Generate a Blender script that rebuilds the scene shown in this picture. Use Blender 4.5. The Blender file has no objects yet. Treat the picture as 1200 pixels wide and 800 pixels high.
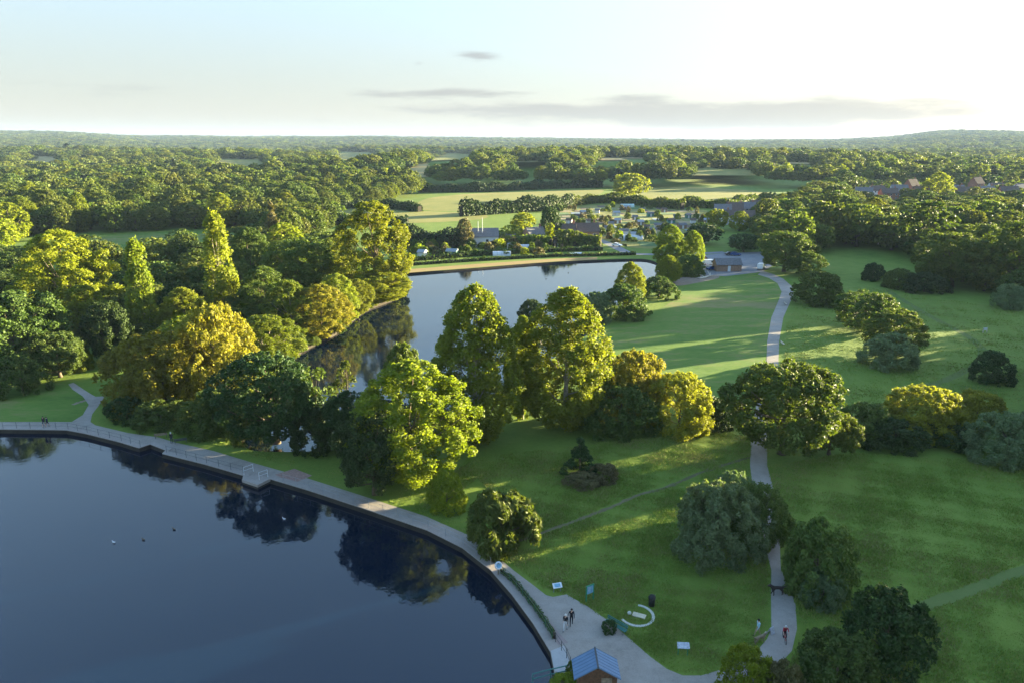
import bpy, bmesh, math, random
import numpy as np
from mathutils import Vector, Matrix, noise as mnoise
from mathutils.geometry import delaunay_2d_cdt, tessellate_polygon

S = bpy.context.scene
COL = S.collection
R = math.radians

# ------------------------------------------------------------------ camera
CAM_Z = 43.6
PITCH = math.atan(234 / 833)
FPX = 833.0
cam_d = bpy.data.cameras.new('camera')
cam = bpy.data.objects.new('camera', cam_d)
COL.objects.link(cam)
cam.location = (0, 0, CAM_Z)
cam.rotation_euler = (math.pi / 2 - PITCH, 0, 0)
cam_d.sensor_width = 36
cam_d.lens = 36 * FPX / 1200
cam_d.clip_start = 0.5
cam_d.clip_end = 60000
S.camera = cam

# ------------------------------------------------------------------ light
SUN_AZ, SUN_EL = R(66), R(7.5)
w = bpy.data.worlds.new('World')
S.world = w
w.use_nodes = True
nt = w.node_tree
for n in list(nt.nodes):
    nt.nodes.remove(n)


def N(nt, typ, **kw):
    n = nt.nodes.new(typ)
    for k, v in kw.items():
        if k.startswith('i_'):
            n.inputs[k[2:].replace('_', ' ')].default_value = v
        else:
            setattr(n, k, v)
    return n


def mathn(nt, op, a, b=None, c=None):
    n = nt.nodes.new('ShaderNodeMath')
    n.operation = op
    for i, v in enumerate((a, b, c)):
        if v is None:
            continue
        if isinstance(v, (int, float)):
            n.inputs[i].default_value = v
        else:
            nt.links.new(v, n.inputs[i])
    return n.outputs[0]


def mixc(nt, fac, a, b, blend='MIX'):
    n = nt.nodes.new('ShaderNodeMix')
    n.data_type = 'RGBA'
    n.blend_type = blend
    for sock, v in ((n.inputs[0], fac), (n.inputs[6], a), (n.inputs[7], b)):
        if isinstance(v, (int, float)):
            sock.default_value = v
        elif isinstance(v, tuple):
            sock.default_value = v if len(v) == 4 else (*v, 1)
        else:
            nt.links.new(v, sock)
    return n.outputs[2]


def ramp(nt, fac, stops):
    n = nt.nodes.new('ShaderNodeValToRGB')
    el = n.color_ramp.elements
    while len(el) < len(stops):
        el.new(0.5)
    for e, (p, c) in zip(el, stops):
        e.position = p
        e.color = c if len(c) == 4 else (*c, 1)
    nt.links.new(fac, n.inputs[0])
    return n.outputs[0]


sky = N(nt, 'ShaderNodeTexSky', sky_type='NISHITA', sun_disc=False)
sky.sun_elevation = SUN_EL
sky.sun_rotation = SUN_AZ
sky.altitude = 50
sky.air_density = 1.0
sky.dust_density = 0.8
sky.ozone_density = 2.0
tc = N(nt, 'ShaderNodeTexCoord')
sep = N(nt, 'ShaderNodeSeparateXYZ')
nt.links.new(tc.outputs['Generated'], sep.inputs[0])
az = mathn(nt, 'ARCTAN2', sep.outputs[0], sep.outputs[1])
el = mathn(nt, 'ARCSINE', sep.outputs[2])
comb = N(nt, 'ShaderNodeCombineXYZ')
nt.links.new(mathn(nt, 'MULTIPLY', az, 9.0), comb.inputs[0])
nt.links.new(mathn(nt, 'MULTIPLY', el, 62.0), comb.inputs[1])
cn = N(nt, 'ShaderNodeTexNoise')
cn.inputs['Scale'].default_value = 1.0
cn.inputs['Detail'].default_value = 8
cn.inputs['Roughness'].default_value = 0.62
cn.inputs['Distortion'].default_value = 0.25
nt.links.new(comb.outputs[0], cn.inputs['Vector'])


def cloud(caz, cel, saz, sel, gain):
    # one bank of cloud at a bearing (degrees) of its own
    dx = mathn(nt, 'DIVIDE', mathn(nt, 'SUBTRACT', az, R(caz)), R(saz))
    dy = mathn(nt, 'DIVIDE', mathn(nt, 'SUBTRACT', el, R(cel)), R(sel))
    d2 = mathn(nt, 'ADD', mathn(nt, 'MULTIPLY', dx, dx), mathn(nt, 'MULTIPLY', dy, dy))
    return mathn(nt, 'MULTIPLY', mathn(nt, 'POWER', 2.718, mathn(nt, 'MULTIPLY', d2, -1.0)), gain)


banks = None
for a in ((12.5, 2.0, 15.0, .95, .80), (17, 1.3, 11, .8, .55), (-5.2, 3.5, 6.5, .42, .70), (0, 2.3, 9, .45, .50), (24, 2.4, 6, .5, .5), (-2.4, 6.1, 1.7, .36, .66), (-7, 5.6, .5, .2, .45),
          (30, 1.9, 8, .4, .4), (10, 3.2, 3, .25, .45), (-28, 3.6, 9, .3, .25), (-60, 4, 25, 1.0, .45), (120, 5, 30, 1.2, .45), (190, 4, 30, 1, .45), (-120, 5, 30, 1, .45), (62, 4, 12, 1.0, .4)):
    c = cloud(*a)
    banks = c if banks is None else mathn(nt, 'ADD', banks, c)
cov = mathn(nt, 'ADD', banks, mathn(nt, 'MULTIPLY', mathn(nt, 'SUBTRACT', cn.outputs[0], 0.5), 1.9))
mr = N(nt, 'ShaderNodeMapRange', interpolation_type='SMOOTHSTEP')
mr.inputs['From Min'].default_value = 0.18
mr.inputs['From Max'].default_value = 0.85
nt.links.new(cov, mr.inputs['Value'])
cfac = mathn(nt, 'MULTIPLY', mr.outputs[0], mathn(nt, 'MULTIPLY', mathn(nt, 'GREATER_THAN', banks, 0.02), 0.6))
# thin high veil: pales the sky towards the horizon all round, brighter on the sun's side, as in hazy evening air
e2 = mathn(nt, 'DIVIDE', el, 0.36)
veil = mathn(nt, 'POWER', 2.718, mathn(nt, 'MULTIPLY', mathn(nt, 'MULTIPLY', e2, e2), -1.0))
sd = N(nt, 'ShaderNodeVectorMath', operation='DOT_PRODUCT')
nt.links.new(tc.outputs['Generated'], sd.inputs[0])
sd.inputs[1].default_value = (math.sin(SUN_AZ) * math.cos(SUN_EL), math.cos(SUN_AZ) * math.cos(SUN_EL), math.sin(SUN_EL))
glow = mathn(nt, 'POWER', 2.718, mathn(nt, 'MULTIPLY', mathn(nt, 'SUBTRACT', sd.outputs['Value'], 1.0), 2.2))
gain = mathn(nt, 'ADD', 1.0, mathn(nt, 'MULTIPLY', glow, 0.6))
cg = N(nt, 'ShaderNodeCombineXYZ')
high = mathn(nt, 'MINIMUM', mathn(nt, 'MULTIPLY', mathn(nt, 'ABSOLUTE', el), 3.2), 1.0)
for k, (v, v2) in enumerate(((0.57, 0.45), (0.545, 0.54), (0.53, 0.64))):
    nt.links.new(mathn(nt, 'MULTIPLY', gain, mathn(nt, 'ADD', v, mathn(nt, 'MULTIPLY', high, v2 - v))), cg.inputs[k])
sky_v = mixc(nt, mathn(nt, 'MULTIPLY', veil, 0.90), sky.outputs[0], cg.outputs[0])
CLOUD_COL = (0.44, 0.415, 0.425)
sky_c = mixc(nt, cfac, sky_v, CLOUD_COL)
bg = N(nt, 'ShaderNodeBackground')
bg.inputs['Strength'].default_value = 0.082
nt.links.new(sky_c, bg.inputs['Color'])
out = N(nt, 'ShaderNodeOutputWorld')
nt.links.new(bg.outputs[0], out.inputs['Surface'])

sun_d = bpy.data.lights.new('sun', 'SUN')
sun = bpy.data.objects.new('sun', sun_d)
COL.objects.link(sun)
sun_d.energy = 5.0
sun_d.angle = R(0.5)
sun_d.color = (1.0, 0.85, 0.50)
sdir = Vector((math.sin(SUN_AZ) * math.cos(SUN_EL), math.cos(SUN_AZ) * math.cos(SUN_EL), math.sin(SUN_EL)))
sun.rotation_euler = sdir.to_track_quat('Z', 'Y').to_euler()
sun.location = (60, 20, 120)

S.view_settings.view_transform = 'Standard'
S.view_settings.look = 'None'
S.view_settings.exposure = 3.45
S.view_settings.gamma = 1
S.view_settings.use_curve_mapping = False
S.cycles.use_denoising = True
S.cycles.max_bounces = 6
S.cycles.diffuse_bounces = 2
S.cycles.glossy_bounces = 3
S.cycles.transmission_bounces = 3
S.cycles.transparent_max_bounces = 6
S.cycles.volume_bounces = 0
S.cycles.use_adaptive_sampling = True

# ------------------------------------------------------------------ geometry of the view, only used to read places off the photograph
G = 0.6                     # ground level, the lakes lie at 0
CP, SP = math.cos(PITCH), math.sin(PITCH)


def at(px, py, z=G):
    u, v = (px - 600) / FPX, (400 - py) / FPX
    d = Vector((u, CP + v * SP, -SP + v * CP))
    t = (z - CAM_Z) / d.z
    return Vector((d.x * t, d.y * t, z))


def proj(X, Y, Z):
    dz = Z - CAM_Z
    zc = Y * CP - dz * SP
    yc = Y * SP + dz * CP
    zc = np.maximum(zc, 1e-3) if isinstance(zc, np.ndarray) else max(zc, 1e-3)
    return 600 + FPX * X / zc, 400 - FPX * yc / zc


def height_to(P, ytop):
    v = (400 - ytop) / FPX
    dz = P.y * (v * CP - SP) / (CP + v * SP)
    return CAM_Z + dz - P.z


def px_size(P, wpx):
    zc = P.y * CP - (P.z - CAM_Z) * SP
    return wpx * zc / FPX


def inpoly(px, py, poly):
    px, py = np.asarray(px, float), np.asarray(py, float)
    res = np.zeros(px.shape, bool)
    n = len(poly)
    for i in range(n):
        x1, y1 = poly[i]
        x2, y2 = poly[(i + 1) % n]
        if y1 == y2:
            continue
        c = ((y1 > py) != (y2 > py)) & (px < (x2 - x1) * (py - y1) / (y2 - y1) + x1)
        res ^= c
    return res


def smooth_line(pts, n=6, closed=False):
    # Catmull-Rom through 2D/3D points
    P = [Vector(p) for p in pts]
    m = len(P)
    outp = []
    segs = m if closed else m - 1
    for i in range(segs):
        p0 = P[(i - 1) % m] if closed or i > 0 else P[0]
        p1, p2 = P[i], P[(i + 1) % m]
        p3 = P[(i + 2) % m] if closed or i + 2 < m else P[-1]
        for k in range(n):
            t = k / n
            outp.append(0.5 * ((2 * p1) + (p2 - p0) * t + (2 * p0 - 5 * p1 + 4 * p2 - p3) * t * t + (3 * p1 - p0 - 3 * p2 + p3) * t ** 3))
    if not closed:
        outp.append(P[-1])
    return outp


# ------------------------------------------------------------------ materials
def new_mat(name):
    m = bpy.data.materials.new(name)
    m.use_nodes = True
    t = m.node_tree
    return m, t, t.nodes['Principled BSDF']


MATS = {}


def plain(name, col, rough=0.7, var=0.15, scale=3.0, metal=0.0, spec=0.3, bump=0.0):
    if name in MATS:
        return MATS[name]
    m, t, b = new_mat(name)
    tcn = N(t, 'ShaderNodeTexCoord')
    ns = N(t, 'ShaderNodeTexNoise')
    ns.inputs['Scale'].default_value = scale
    ns.inputs['Detail'].default_value = 6
    t.links.new(tcn.outputs['Object'], ns.inputs['Vector'])
    lo = tuple(c * (1 - var) for c in col)
    hi = tuple(min(1, c * (1 + var)) for c in col)
    t.links.new(ramp(t, ns.outputs[0], [(0.3, lo), (0.7, hi)]), b.inputs['Base Color'])
    b.inputs['Roughness'].default_value = rough
    b.inputs['Metallic'].default_value = metal
    b.inputs['Specular IOR Level'].default_value = spec
    if bump:
        bp = N(t, 'ShaderNodeBump')
        bp.inputs['Strength'].default_value = bump
        t.links.new(ns.outputs[0], bp.inputs['Height'])
        t.links.new(bp.outputs[0], b.inputs['Normal'])
    MATS[name] = m
    return m


def foliage(name, dark, light, trans=0.32, tcol=None):
    m, t, b = new_mat(name)
    geo = N(t, 'ShaderNodeNewGeometry')
    oi = N(t, 'ShaderNodeObjectInfo')
    tcn = N(t, 'ShaderNodeTexCoord')
    ns = N(t, 'ShaderNodeTexNoise')
    ns.inputs['Scale'].default_value = 0.45
    ns.inputs['Detail'].default_value = 3
    t.links.new(tcn.outputs['Object'], ns.inputs['Vector'])
    f = mathn(t, 'ADD', mathn(t, 'MULTIPLY', geo.outputs['Random Per Island'], 0.55), mathn(t, 'MULTIPLY', mathn(t, 'SUBTRACT', ns.outputs[0], 0.28), 1.0))
    col = ramp(t, f, [(0.1, dark), (0.9, light)])
    hsv = N(t, 'ShaderNodeHueSaturation')
    t.links.new(mathn(t, 'ADD', 0.490, mathn(t, 'MULTIPLY', oi.outputs['Random'], 0.03)), hsv.inputs['Hue'])
    t.links.new(mathn(t, 'ADD', 0.8, mathn(t, 'MULTIPLY', mathn(t, 'FRACT', mathn(t, 'MULTIPLY', oi.outputs['Random'], 7.3)), 0.4)), hsv.inputs['Value'])
    t.links.new(col, hsv.inputs['Color'])
    t.links.new(hsv.outputs[0], b.inputs['Base Color'])
    b.inputs['Roughness'].default_value = 0.6
    b.inputs['Specular IOR Level'].default_value = 0.18
    tr = N(t, 'ShaderNodeBsdfTranslucent')
    t.links.new(mixc(t, 1.0, hsv.outputs[0], tcol or (1.25, 1.30, 0.5), 'MULTIPLY'), tr.inputs['Color'])
    mx = N(t, 'ShaderNodeMixShader')
    mx.inputs[0].default_value = trans
    t.links.new(b.outputs[0], mx.inputs[1])
    t.links.new(tr.outputs[0], mx.inputs[2])
    t.links.new(mx.outputs[0], t.nodes['Material Output'].inputs['Surface'])
    MATS[name] = m
    return m


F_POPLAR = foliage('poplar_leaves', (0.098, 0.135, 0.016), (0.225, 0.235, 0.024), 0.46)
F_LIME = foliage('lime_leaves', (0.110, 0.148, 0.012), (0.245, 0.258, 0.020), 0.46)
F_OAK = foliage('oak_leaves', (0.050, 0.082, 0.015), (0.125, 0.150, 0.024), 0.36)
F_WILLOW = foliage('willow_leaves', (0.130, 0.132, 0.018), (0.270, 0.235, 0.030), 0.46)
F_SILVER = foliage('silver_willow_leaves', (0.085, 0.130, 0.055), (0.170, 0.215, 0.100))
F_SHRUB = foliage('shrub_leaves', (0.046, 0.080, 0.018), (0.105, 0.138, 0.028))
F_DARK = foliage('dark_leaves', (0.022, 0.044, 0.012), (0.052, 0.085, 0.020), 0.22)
F_CONIFER = foliage('conifer_needles', (0.020, 0.036, 0.015), (0.044, 0.062, 0.022), 0.15)
F_BROWN = foliage('brown_leaves', (0.075, 0.070, 0.030), (0.150, 0.125, 0.050), 0.25)
F_MIX = foliage('woodland_leaves', (0.055, 0.082, 0.016), (0.145, 0.155, 0.028), 0.34)
BARK = plain('bark', (0.10, 0.078, 0.055), 0.9, 0.4, 4.0, bump=0.4)
BARK_PALE = plain('pale_bark', (0.24, 0.21, 0.17), 0.9, 0.4, 4.0, bump=0.4)


def ground_mat(name, cols, scales=(0.02, 0.15, 1.2), rough=0.95, streak=None, bump=0.5, contrast=1.0):
    m, t, b = new_mat(name)
    tcn = N(t, 'ShaderNodeTexCoord')
    vec = tcn.outputs['Object']
    if streak:
        mp = N(t, 'ShaderNodeMapping')
        mp.inputs['Scale'].default_value = streak
        t.links.new(vec, mp.inputs['Vector'])
        vec = mp.outputs[0]
    acc = None
    for s, wgt in zip(scales, (0.42, 0.33, 0.25)):
        ns = N(t, 'ShaderNodeTexNoise')
        ns.inputs['Scale'].default_value = s
        ns.inputs['Detail'].default_value = 7
        ns.inputs['Roughness'].default_value = 0.6
        t.links.new(vec, ns.inputs['Vector'])
        v = mathn(t, 'MULTIPLY', ns.outputs[0], wgt)
        acc = v if acc is None else mathn(t, 'ADD', acc, v)
    n = len(cols)
    lo, hi = 0.5 - 0.16 / contrast, 0.5 + 0.16 / contrast
    t.links.new(ramp(t, acc, [(lo + (hi - lo) * i / max(1, n - 1), c) for i, c in enumerate(cols)]), b.inputs['Base Color'])
    b.inputs['Roughness'].default_value = rough
    b.inputs['Specular IOR Level'].default_value = 0.15
    if bump:
        bp = N(t, 'ShaderNodeBump')
        bp.inputs['Strength'].default_value = bump
        bp.inputs['Distance'].default_value = 0.3
        t.links.new(acc, bp.inputs['Height'])
        t.links.new(bp.outputs[0], b.inputs['Normal'])
    MATS[name] = m
    return m


M_GROUND = ground_mat('rough_grass', [(0.070, 0.110, 0.017), (0.100, 0.158, 0.023), (0.130, 0.186, 0.031), (0.170, 0.178, 0.048)], (0.03, 0.25, 1.6), bump=0.8)
M_MEADOW = M_GROUND
M_LAWN = ground_mat('mown_grass', [(0.064, 0.118, 0.020), (0.086, 0.152, 0.024), (0.104, 0.168, 0.030), (0.150, 0.165, 0.050), (0.19, 0.17, 0.07)], (0.03, 0.22, 1.6), bump=0.5, contrast=1.6, streak=(0.35, 1.0, 1.0))
M_FIELD = ground_mat('field_grass', [(0.110, 0.140, 0.032), (0.190, 0.185, 0.050), (0.280, 0.235, 0.085)], (0.006, 0.03, 0.2), bump=0.2)
M_GOLD = ground_mat('ripe_field', [(0.22, 0.18, 0.07), (0.32, 0.25, 0.10), (0.40, 0.31, 0.13)], (0.004, 0.02, 0.2), bump=0.2)
M_PATH = ground_mat('grey_gravel', [(0.20, 0.175, 0.15), (0.275, 0.245, 0.215), (0.33, 0.30, 0.265)], (0.12, 0.8, 7.0), bump=0.15, contrast=1.15)
M_COPING = ground_mat('weathered_coping', [(0.22, 0.19, 0.175), (0.28, 0.245, 0.22), (0.34, 0.31, 0.28)], (0.3, 1.5, 8.0), bump=0.15, contrast=0.8)
M_TARMAC = ground_mat('car_park_tarmac', [(0.15, 0.15, 0.16), (0.19, 0.19, 0.20), (0.23, 0.23, 0.24)], (0.05, 0.4, 4.0), bump=0.1, contrast=0.7)
M_EARTH = ground_mat('bare_earth', [(0.15, 0.11, 0.08), (0.22, 0.17, 0.13), (0.27, 0.22, 0.17)], (0.1, 0.6, 4.0), bump=0.4)
M_STRIP = ground_mat('mown_strip_grass', [(0.075, 0.115, 0.030), (0.095, 0.135, 0.036), (0.115, 0.145, 0.046)], (0.08, 0.5, 3.0), bump=0.3)
M_BANK = ground_mat('dark_bank', [(0.02, 0.018, 0.015), (0.035, 0.03, 0.024), (0.05, 0.045, 0.035)], (0.2, 0.9, 4.0), bump=0.4)
M_SHORE = ground_mat('dry_bank_grass', [(0.20, 0.13, 0.06), (0.27, 0.19, 0.08), (0.20, 0.19, 0.06)], (0.05, 0.3, 2.0), bump=0.4)


def water_mat():
    m, t, b = new_mat('lake_water')
    b.inputs['Base Color'].default_value = (0.001, 0.006, 0.017, 1)
    b.inputs['Roughness'].default_value = 0.035
    b.inputs['IOR'].default_value = 1.6
    tcn = N(t, 'ShaderNodeTexCoord')
    n1 = N(t, 'ShaderNodeTexNoise')
    n1.inputs['Scale'].default_value = 1.6
    n1.inputs['Detail'].default_value = 3
    n2 = N(t, 'ShaderNodeTexNoise')
    n2.inputs['Scale'].default_value = 0.12
    n2.inputs['Detail'].default_value = 2
    for n in (n1, n2):
        t.links.new(tcn.outputs['Object'], n.inputs['Vector'])
    bp = N(t, 'ShaderNodeBump')
    bp.inputs['Strength'].default_value = 0.16
    bp.inputs['Distance'].default_value = 0.05
    t.links.new(mathn(t, 'ADD', n1.outputs[0], mathn(t, 'MULTIPLY', n2.outputs[0], 3.0)), bp.inputs['Height'])
    t.links.new(bp.outputs[0], b.inputs['Normal'])
    return m


M_WATER = water_mat()


# ------------------------------------------------------------------ mesh builders
def link(name, me, mats, parent=None, loc=(0, 0, 0), rz=0.0):
    me.materials.clear()
    for mm in (mats if isinstance(mats, (list, tuple)) else [mats]):
        me.materials.append(mm)
    o = bpy.data.objects.new(name, me)
    COL.objects.link(o)
    o.location = loc
    o.rotation_euler = (0, 0, rz)
    if parent is not None:
        o.parent = parent
    return o


def tag(o, label=None, cat=None, group=None, kind=None):
    for k, v in (('label', label), ('category', cat), ('group', group), ('kind', kind)):
        if v:
            o[k] = v
    return o


def empty(name, loc, rz=0.0, label=None, cat=None, group=None):
    o = bpy.data.objects.new(name, None)
    o.empty_display_size = 0.3
    COL.objects.link(o)
    o.location = loc
    o.rotation_euler = (0, 0, rz)
    return tag(o, label, cat, group)


class MB:
    """collects shapes into one mesh"""

    def __init__(self):
        self.v, self.f, self.mi = [], [], []
        self.m = 0

    def add(self, vs, fs):
        k = len(self.v)
        self.v += [tuple(p) for p in vs]
        self.f += [tuple(i + k for i in f) for f in fs]
        self.mi += [self.m] * len(fs)

    def box(self, c, s, rz=0.0, tilt=None):
        x, y, z = (q / 2 for q in s)
        M = Matrix.Rotation(rz, 3, 'Z')
        if tilt:
            M = M @ Matrix.Rotation(tilt, 3, 'X')
        vs = [M @ Vector((a * x, b * y, d * z)) + Vector(c) for a in (-1, 1) for b in (-1, 1) for d in (-1, 1)]
        self.add(vs, [(0, 1, 3, 2), (4, 6, 7, 5), (0, 4, 5, 1), (2, 3, 7, 6), (0, 2, 6, 4), (1, 5, 7, 3)])

    def tube(self, pts, rad, n=8, cap=True):
        pts = [Vector(p) for p in pts]
        rads = rad if isinstance(rad, (list, tuple)) else [rad] * len(pts)
        vs, fs = [], []
        up = Vector((0.13, 0.21, 1)).normalized()
        for i, p in enumerate(pts):
            d = (pts[min(i + 1, len(pts) - 1)] - pts[max(i - 1, 0)]).normalized()
            a = d.cross(up)
            if a.length < 0.2:
                a = d.cross(Vector((1, 0, 0)))
            a.normalize()
            b2 = d.cross(a)
            for k in range(n):
                t = 2 * math.pi * k / n
                vs.append(p + (a * math.cos(t) + b2 * math.sin(t)) * rads[i])
        for i in range(len(pts) - 1):
            for k in range(n):
                q = (k + 1) % n
                fs.append((i * n + k, i * n + q, (i + 1) * n + q, (i + 1) * n + k))
        if cap:
            fs.append(tuple(range(n))[::-1])
            fs.append(tuple((len(pts) - 1) * n + k for k in range(n)))
        self.add(vs, fs)

    def lathe(self, prof, c=(0, 0, 0), n=12):
        vs, fs = [], []
        for r, z in prof:
            for k in range(n):
                t = 2 * math.pi * k / n
                vs.append((c[0] + r * math.cos(t), c[1] + r * math.sin(t), c[2] + z))
        for i in range(len(prof) - 1):
            for k in range(n):
                q = (k + 1) % n
                fs.append((i * n + k, i * n + q, (i + 1) * n + q, (i + 1) * n + k))
        fs.append(tuple(range(n))[::-1])
        fs.append(tuple((len(prof) - 1) * n + k for k in range(n)))
        self.add(vs, fs)

    def prism(self, poly, axis_pts):
        """poly: list of (a,b) in local plane given by 3 vectors (o, ea, eb), extruded by ex"""
        o, ea, eb, ex = (Vector(q) for q in axis_pts)
        n = len(poly)
        vs = [o + ea * a + eb * b for a, b in poly] + [o + ea * a + eb * b + ex for a, b in poly]
        fs = [tuple(range(n))[::-1], tuple(range(n, 2 * n))] + [(i, (i + 1) % n, (i + 1) % n + n, i + n) for i in range(n)]
        self.add(vs, fs)

    def build(self, name, mats, parent=None, loc=(0, 0, 0), rz=0.0, smooth=False, bevel=0.0):
        me = bpy.data.meshes.new(name)
        me.from_pydata(self.v, [], self.f)
        me.update()
        bm = bmesh.new()
        bm.from_mesh(me)
        bmesh.ops.recalc_face_normals(bm, faces=bm.faces)
        if bevel:
            bmesh.ops.bevel(bm, geom=list(bm.edges), offset=bevel, segments=2, affect='EDGES', clamp_overlap=True)
        bm.to_mesh(me)
        bm.free()
        if smooth:
            me.polygons.foreach_set('use_smooth', [True] * len(me.polygons))
        o = link(name, me, mats, parent, loc, rz)
        if max(self.mi or [0]) and not bevel:
            me.polygons.foreach_set('material_index', self.mi)
        return o


def sheet(name, pts, z, mat, kind='structure', parent=None):
    """flat polygon sheet (concave allowed)"""
    P = [Vector((p[0], p[1], z)) for p in pts]
    tris = tessellate_polygon([P])
    me = bpy.data.meshes.new(name)
    fs = []
    for a, b, c in tris:
        n = (P[b] - P[a]).cross(P[c] - P[a])
        fs.append((a, b, c) if n.z > 0 else (a, c, b))
    me.from_pydata(P, [], fs)
    me.update()
    o = link(name, me, mat, parent)
    if kind:
        o['kind'] = kind
    return o


def px_poly(pts, z=G, smooth=0, jitter=0.0, seed=1):
    q = [at(x, y, z) for x, y in pts]
    if smooth:
        q = smooth_line(q, smooth, True)
    if jitter:
        rr = random.Random(seed)
        q = [p + Vector((rr.uniform(-jitter, jitter), rr.uniform(-jitter, jitter), 0)) for p in q]
    return q


def ribbon(name, left, right, z, mat, kind='structure'):
    me = bpy.data.meshes.new(name)
    vs, fs = [], []
    for a, b in zip(left, right):
        vs += [(a.x, a.y, z), (b.x, b.y, z)]
    for i in range(len(left) - 1):
        fs.append((2 * i, 2 * i + 1, 2 * i + 3, 2 * i + 2))
    me.from_pydata(vs, [], fs)
    me.update()
    bm = bmesh.new()
    bm.from_mesh(me)
    for f in bm.faces:
        if f.normal.z < 0:
            f.normal_flip()
    bm.to_mesh(me)
    bm.free()
    o = link(name, me, mat)
    if kind:
        o['kind'] = kind
    return o


def offset_line(pts, d):
    outp = []
    for i, p in enumerate(pts):
        a, b = pts[max(i - 1, 0)], pts[min(i + 1, len(pts) - 1)]
        t = (b - a).normalized()
        outp.append(p + Vector((-t.y, t.x, 0)) * d)
    return outp

# ================================================================== SETTING: terrain, water, fields, paths
YR_X = [-900, 0, 80, 170, 300, 420, 600, 850, 980, 1040, 1100, 1140, 1200, 1500]
YR_Y = [158, 156.5, 157, 160.5, 161.5, 160.5, 162.5, 165, 164.5, 162, 155.5, 155.5, 157, 158]


def sstep(a, b, x):
    t = np.clip((x - a) / (b - a), 0, 1)
    return t * t * (3 - 2 * t)


FAR_FIELDS = [  # px polygon, tilt of the slope it lies on
    ([(478, 187), (520, 180), (556, 181), (560, 186), (520, 190)], 'field'),
    ([(686, 191), (700, 186), (760, 186), (768, 190), (720, 194)], 'gold'),
    ([(385, 184), (395, 178), (440, 179), (445, 183)], 'field'),
    ([(455, 206), (470, 199), (500, 200), (510, 205)], 'gold'),
    ([(20, 189), (40, 184), (70, 185), (75, 189)], 'gold'),
    ([(585, 196), (600, 190), (640, 191), (660, 195)], 'field'),
    ([(800, 205), (815, 199), (880, 200), (890, 204)], 'field'),
    ([(240, 192), (255, 187), (310, 188), (325, 192)], 'field'),
    ([(905, 196), (915, 191), (955, 192), (960, 196)], 'gold'),
]


def land(x, y):
    x, y = np.asarray(x, float), np.asarray(y, float)
    r = np.hypot(x, y)
    az_ = np.arctan2(x, y)
    azc = np.clip(az_, -1.1, 1.1)
    px = 600 + FPX * np.tan(azc) / CP
    yr = np.interp(px, YR_X, YR_Y)
    e = (166.0 - yr) / FPX
    top = 32 + 7200 * e
    roll = 4.5 * np.sin(x / 410 + 1.3) * np.cos(y / 530 + .4) + 3.0 * np.sin(x / 173 + y / 260)
    h = G + (roll + 2) * sstep(950, 2200, r) + top * sstep(2000, 7000, r) * (0.9 + 0.1 * sstep(7000, 7400, r))
    # slopes turned towards the town that carry the far fields
    for poly, _ in FAR_FIELDS:
        cx, cy = FF_C[id(poly)]
        d2 = ((x - cx) / 260) ** 2 + ((y - cy) / 230) ** 2
        h = h + 12 * np.exp(-d2)
    return h


FF_C = {}
for poly, _ in FAR_FIELDS:
    xm = sum(p[0] for p in poly) / len(poly)
    ym = min(p[1] for p in poly)
    c = at(xm, max(ym + 2, 176), 8)
    FF_C[id(poly)] = (c.x, c.y)

lake_near_px = [(-420, 512), (-200, 506), (0, 503), (50, 503.5), (78, 504), (100, 508), (140, 518), (163, 525), (176, 520.5), (194, 527.5), (190, 531.5), (240, 544), (285, 557)]
lake_near_px += [(284, 562), (302, 568), (316, 561), (360, 574), (430, 597), (500, 621), (542, 642), (575, 668), (600, 697), (625, 731), (645, 764), (649, 785), (652, 805)]
lake_near = [at(x, y, G).xy for x, y in lake_near_px] + [Vector(p) for p in ((5, 40), (6, 15), (-10, 0), (-40, -15), (-110, -10), (-170, 40), (-170, 90))]
lake_far_px = [(468, 321), (520, 317), (560, 314), (650, 307), (740, 303.5), (765, 306), (772, 312), (772, 324), (758, 338), (735, 352), (705, 380), (640, 425), (560, 475), (480, 518), (430, 528), (400, 528), (340, 529),
               (300, 528), (287, 522), (284, 508), (300, 470), (325, 432), (352, 410), (395, 388), (425, 364), (455, 352), (470, 343), (474, 330)]
lake_far = [p.xy for p in smooth_line([at(x, y, G) for x, y in lake_far_px], 4, True)]

R0, NA = 900.0, 240
verts2, edges2 = [], []


def add_loop(pts):
    k = len(verts2)
    n = len(pts)
    verts2.extend(Vector((p[0], p[1])) for p in pts)
    edges2.extend((k + i, k + (i + 1) % n) for i in range(n))


add_loop([(R0 * math.sin(2 * math.pi * i / NA), R0 * math.cos(2 * math.pi * i / NA)) for i in range(NA)])
add_loop(lake_near)
add_loop(lake_far)
vo, eo, fo, *_rest = delaunay_2d_cdt(verts2, edges2, [], 1, 1e-4)
va = np.array([v[:] for v in vo])
keep = []
ln, lf = [tuple(p) for p in lake_near], [tuple(p) for p in lake_far]
for f in fo:
    c = va[list(f)].mean(0)
    if inpoly([c[0]], [c[1]], ln)[0] or inpoly([c[0]], [c[1]], lf)[0]:
        continue
    keep.append(tuple(f))
gv = [(v[0], v[1], G) for v in va]
gf = []
for f in keep:
    a, b, c = (va[i] for i in f[:3])
    cr = (b[0] - a[0]) * (c[1] - a[1]) - (b[1] - a[1]) * (c[0] - a[0])
    gf.append(f if cr > 0 else f[::-1])
rings = [R0]
while rings[-1] < 9500:
    rings.append(rings[-1] * 1.06)
prev = None
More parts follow.
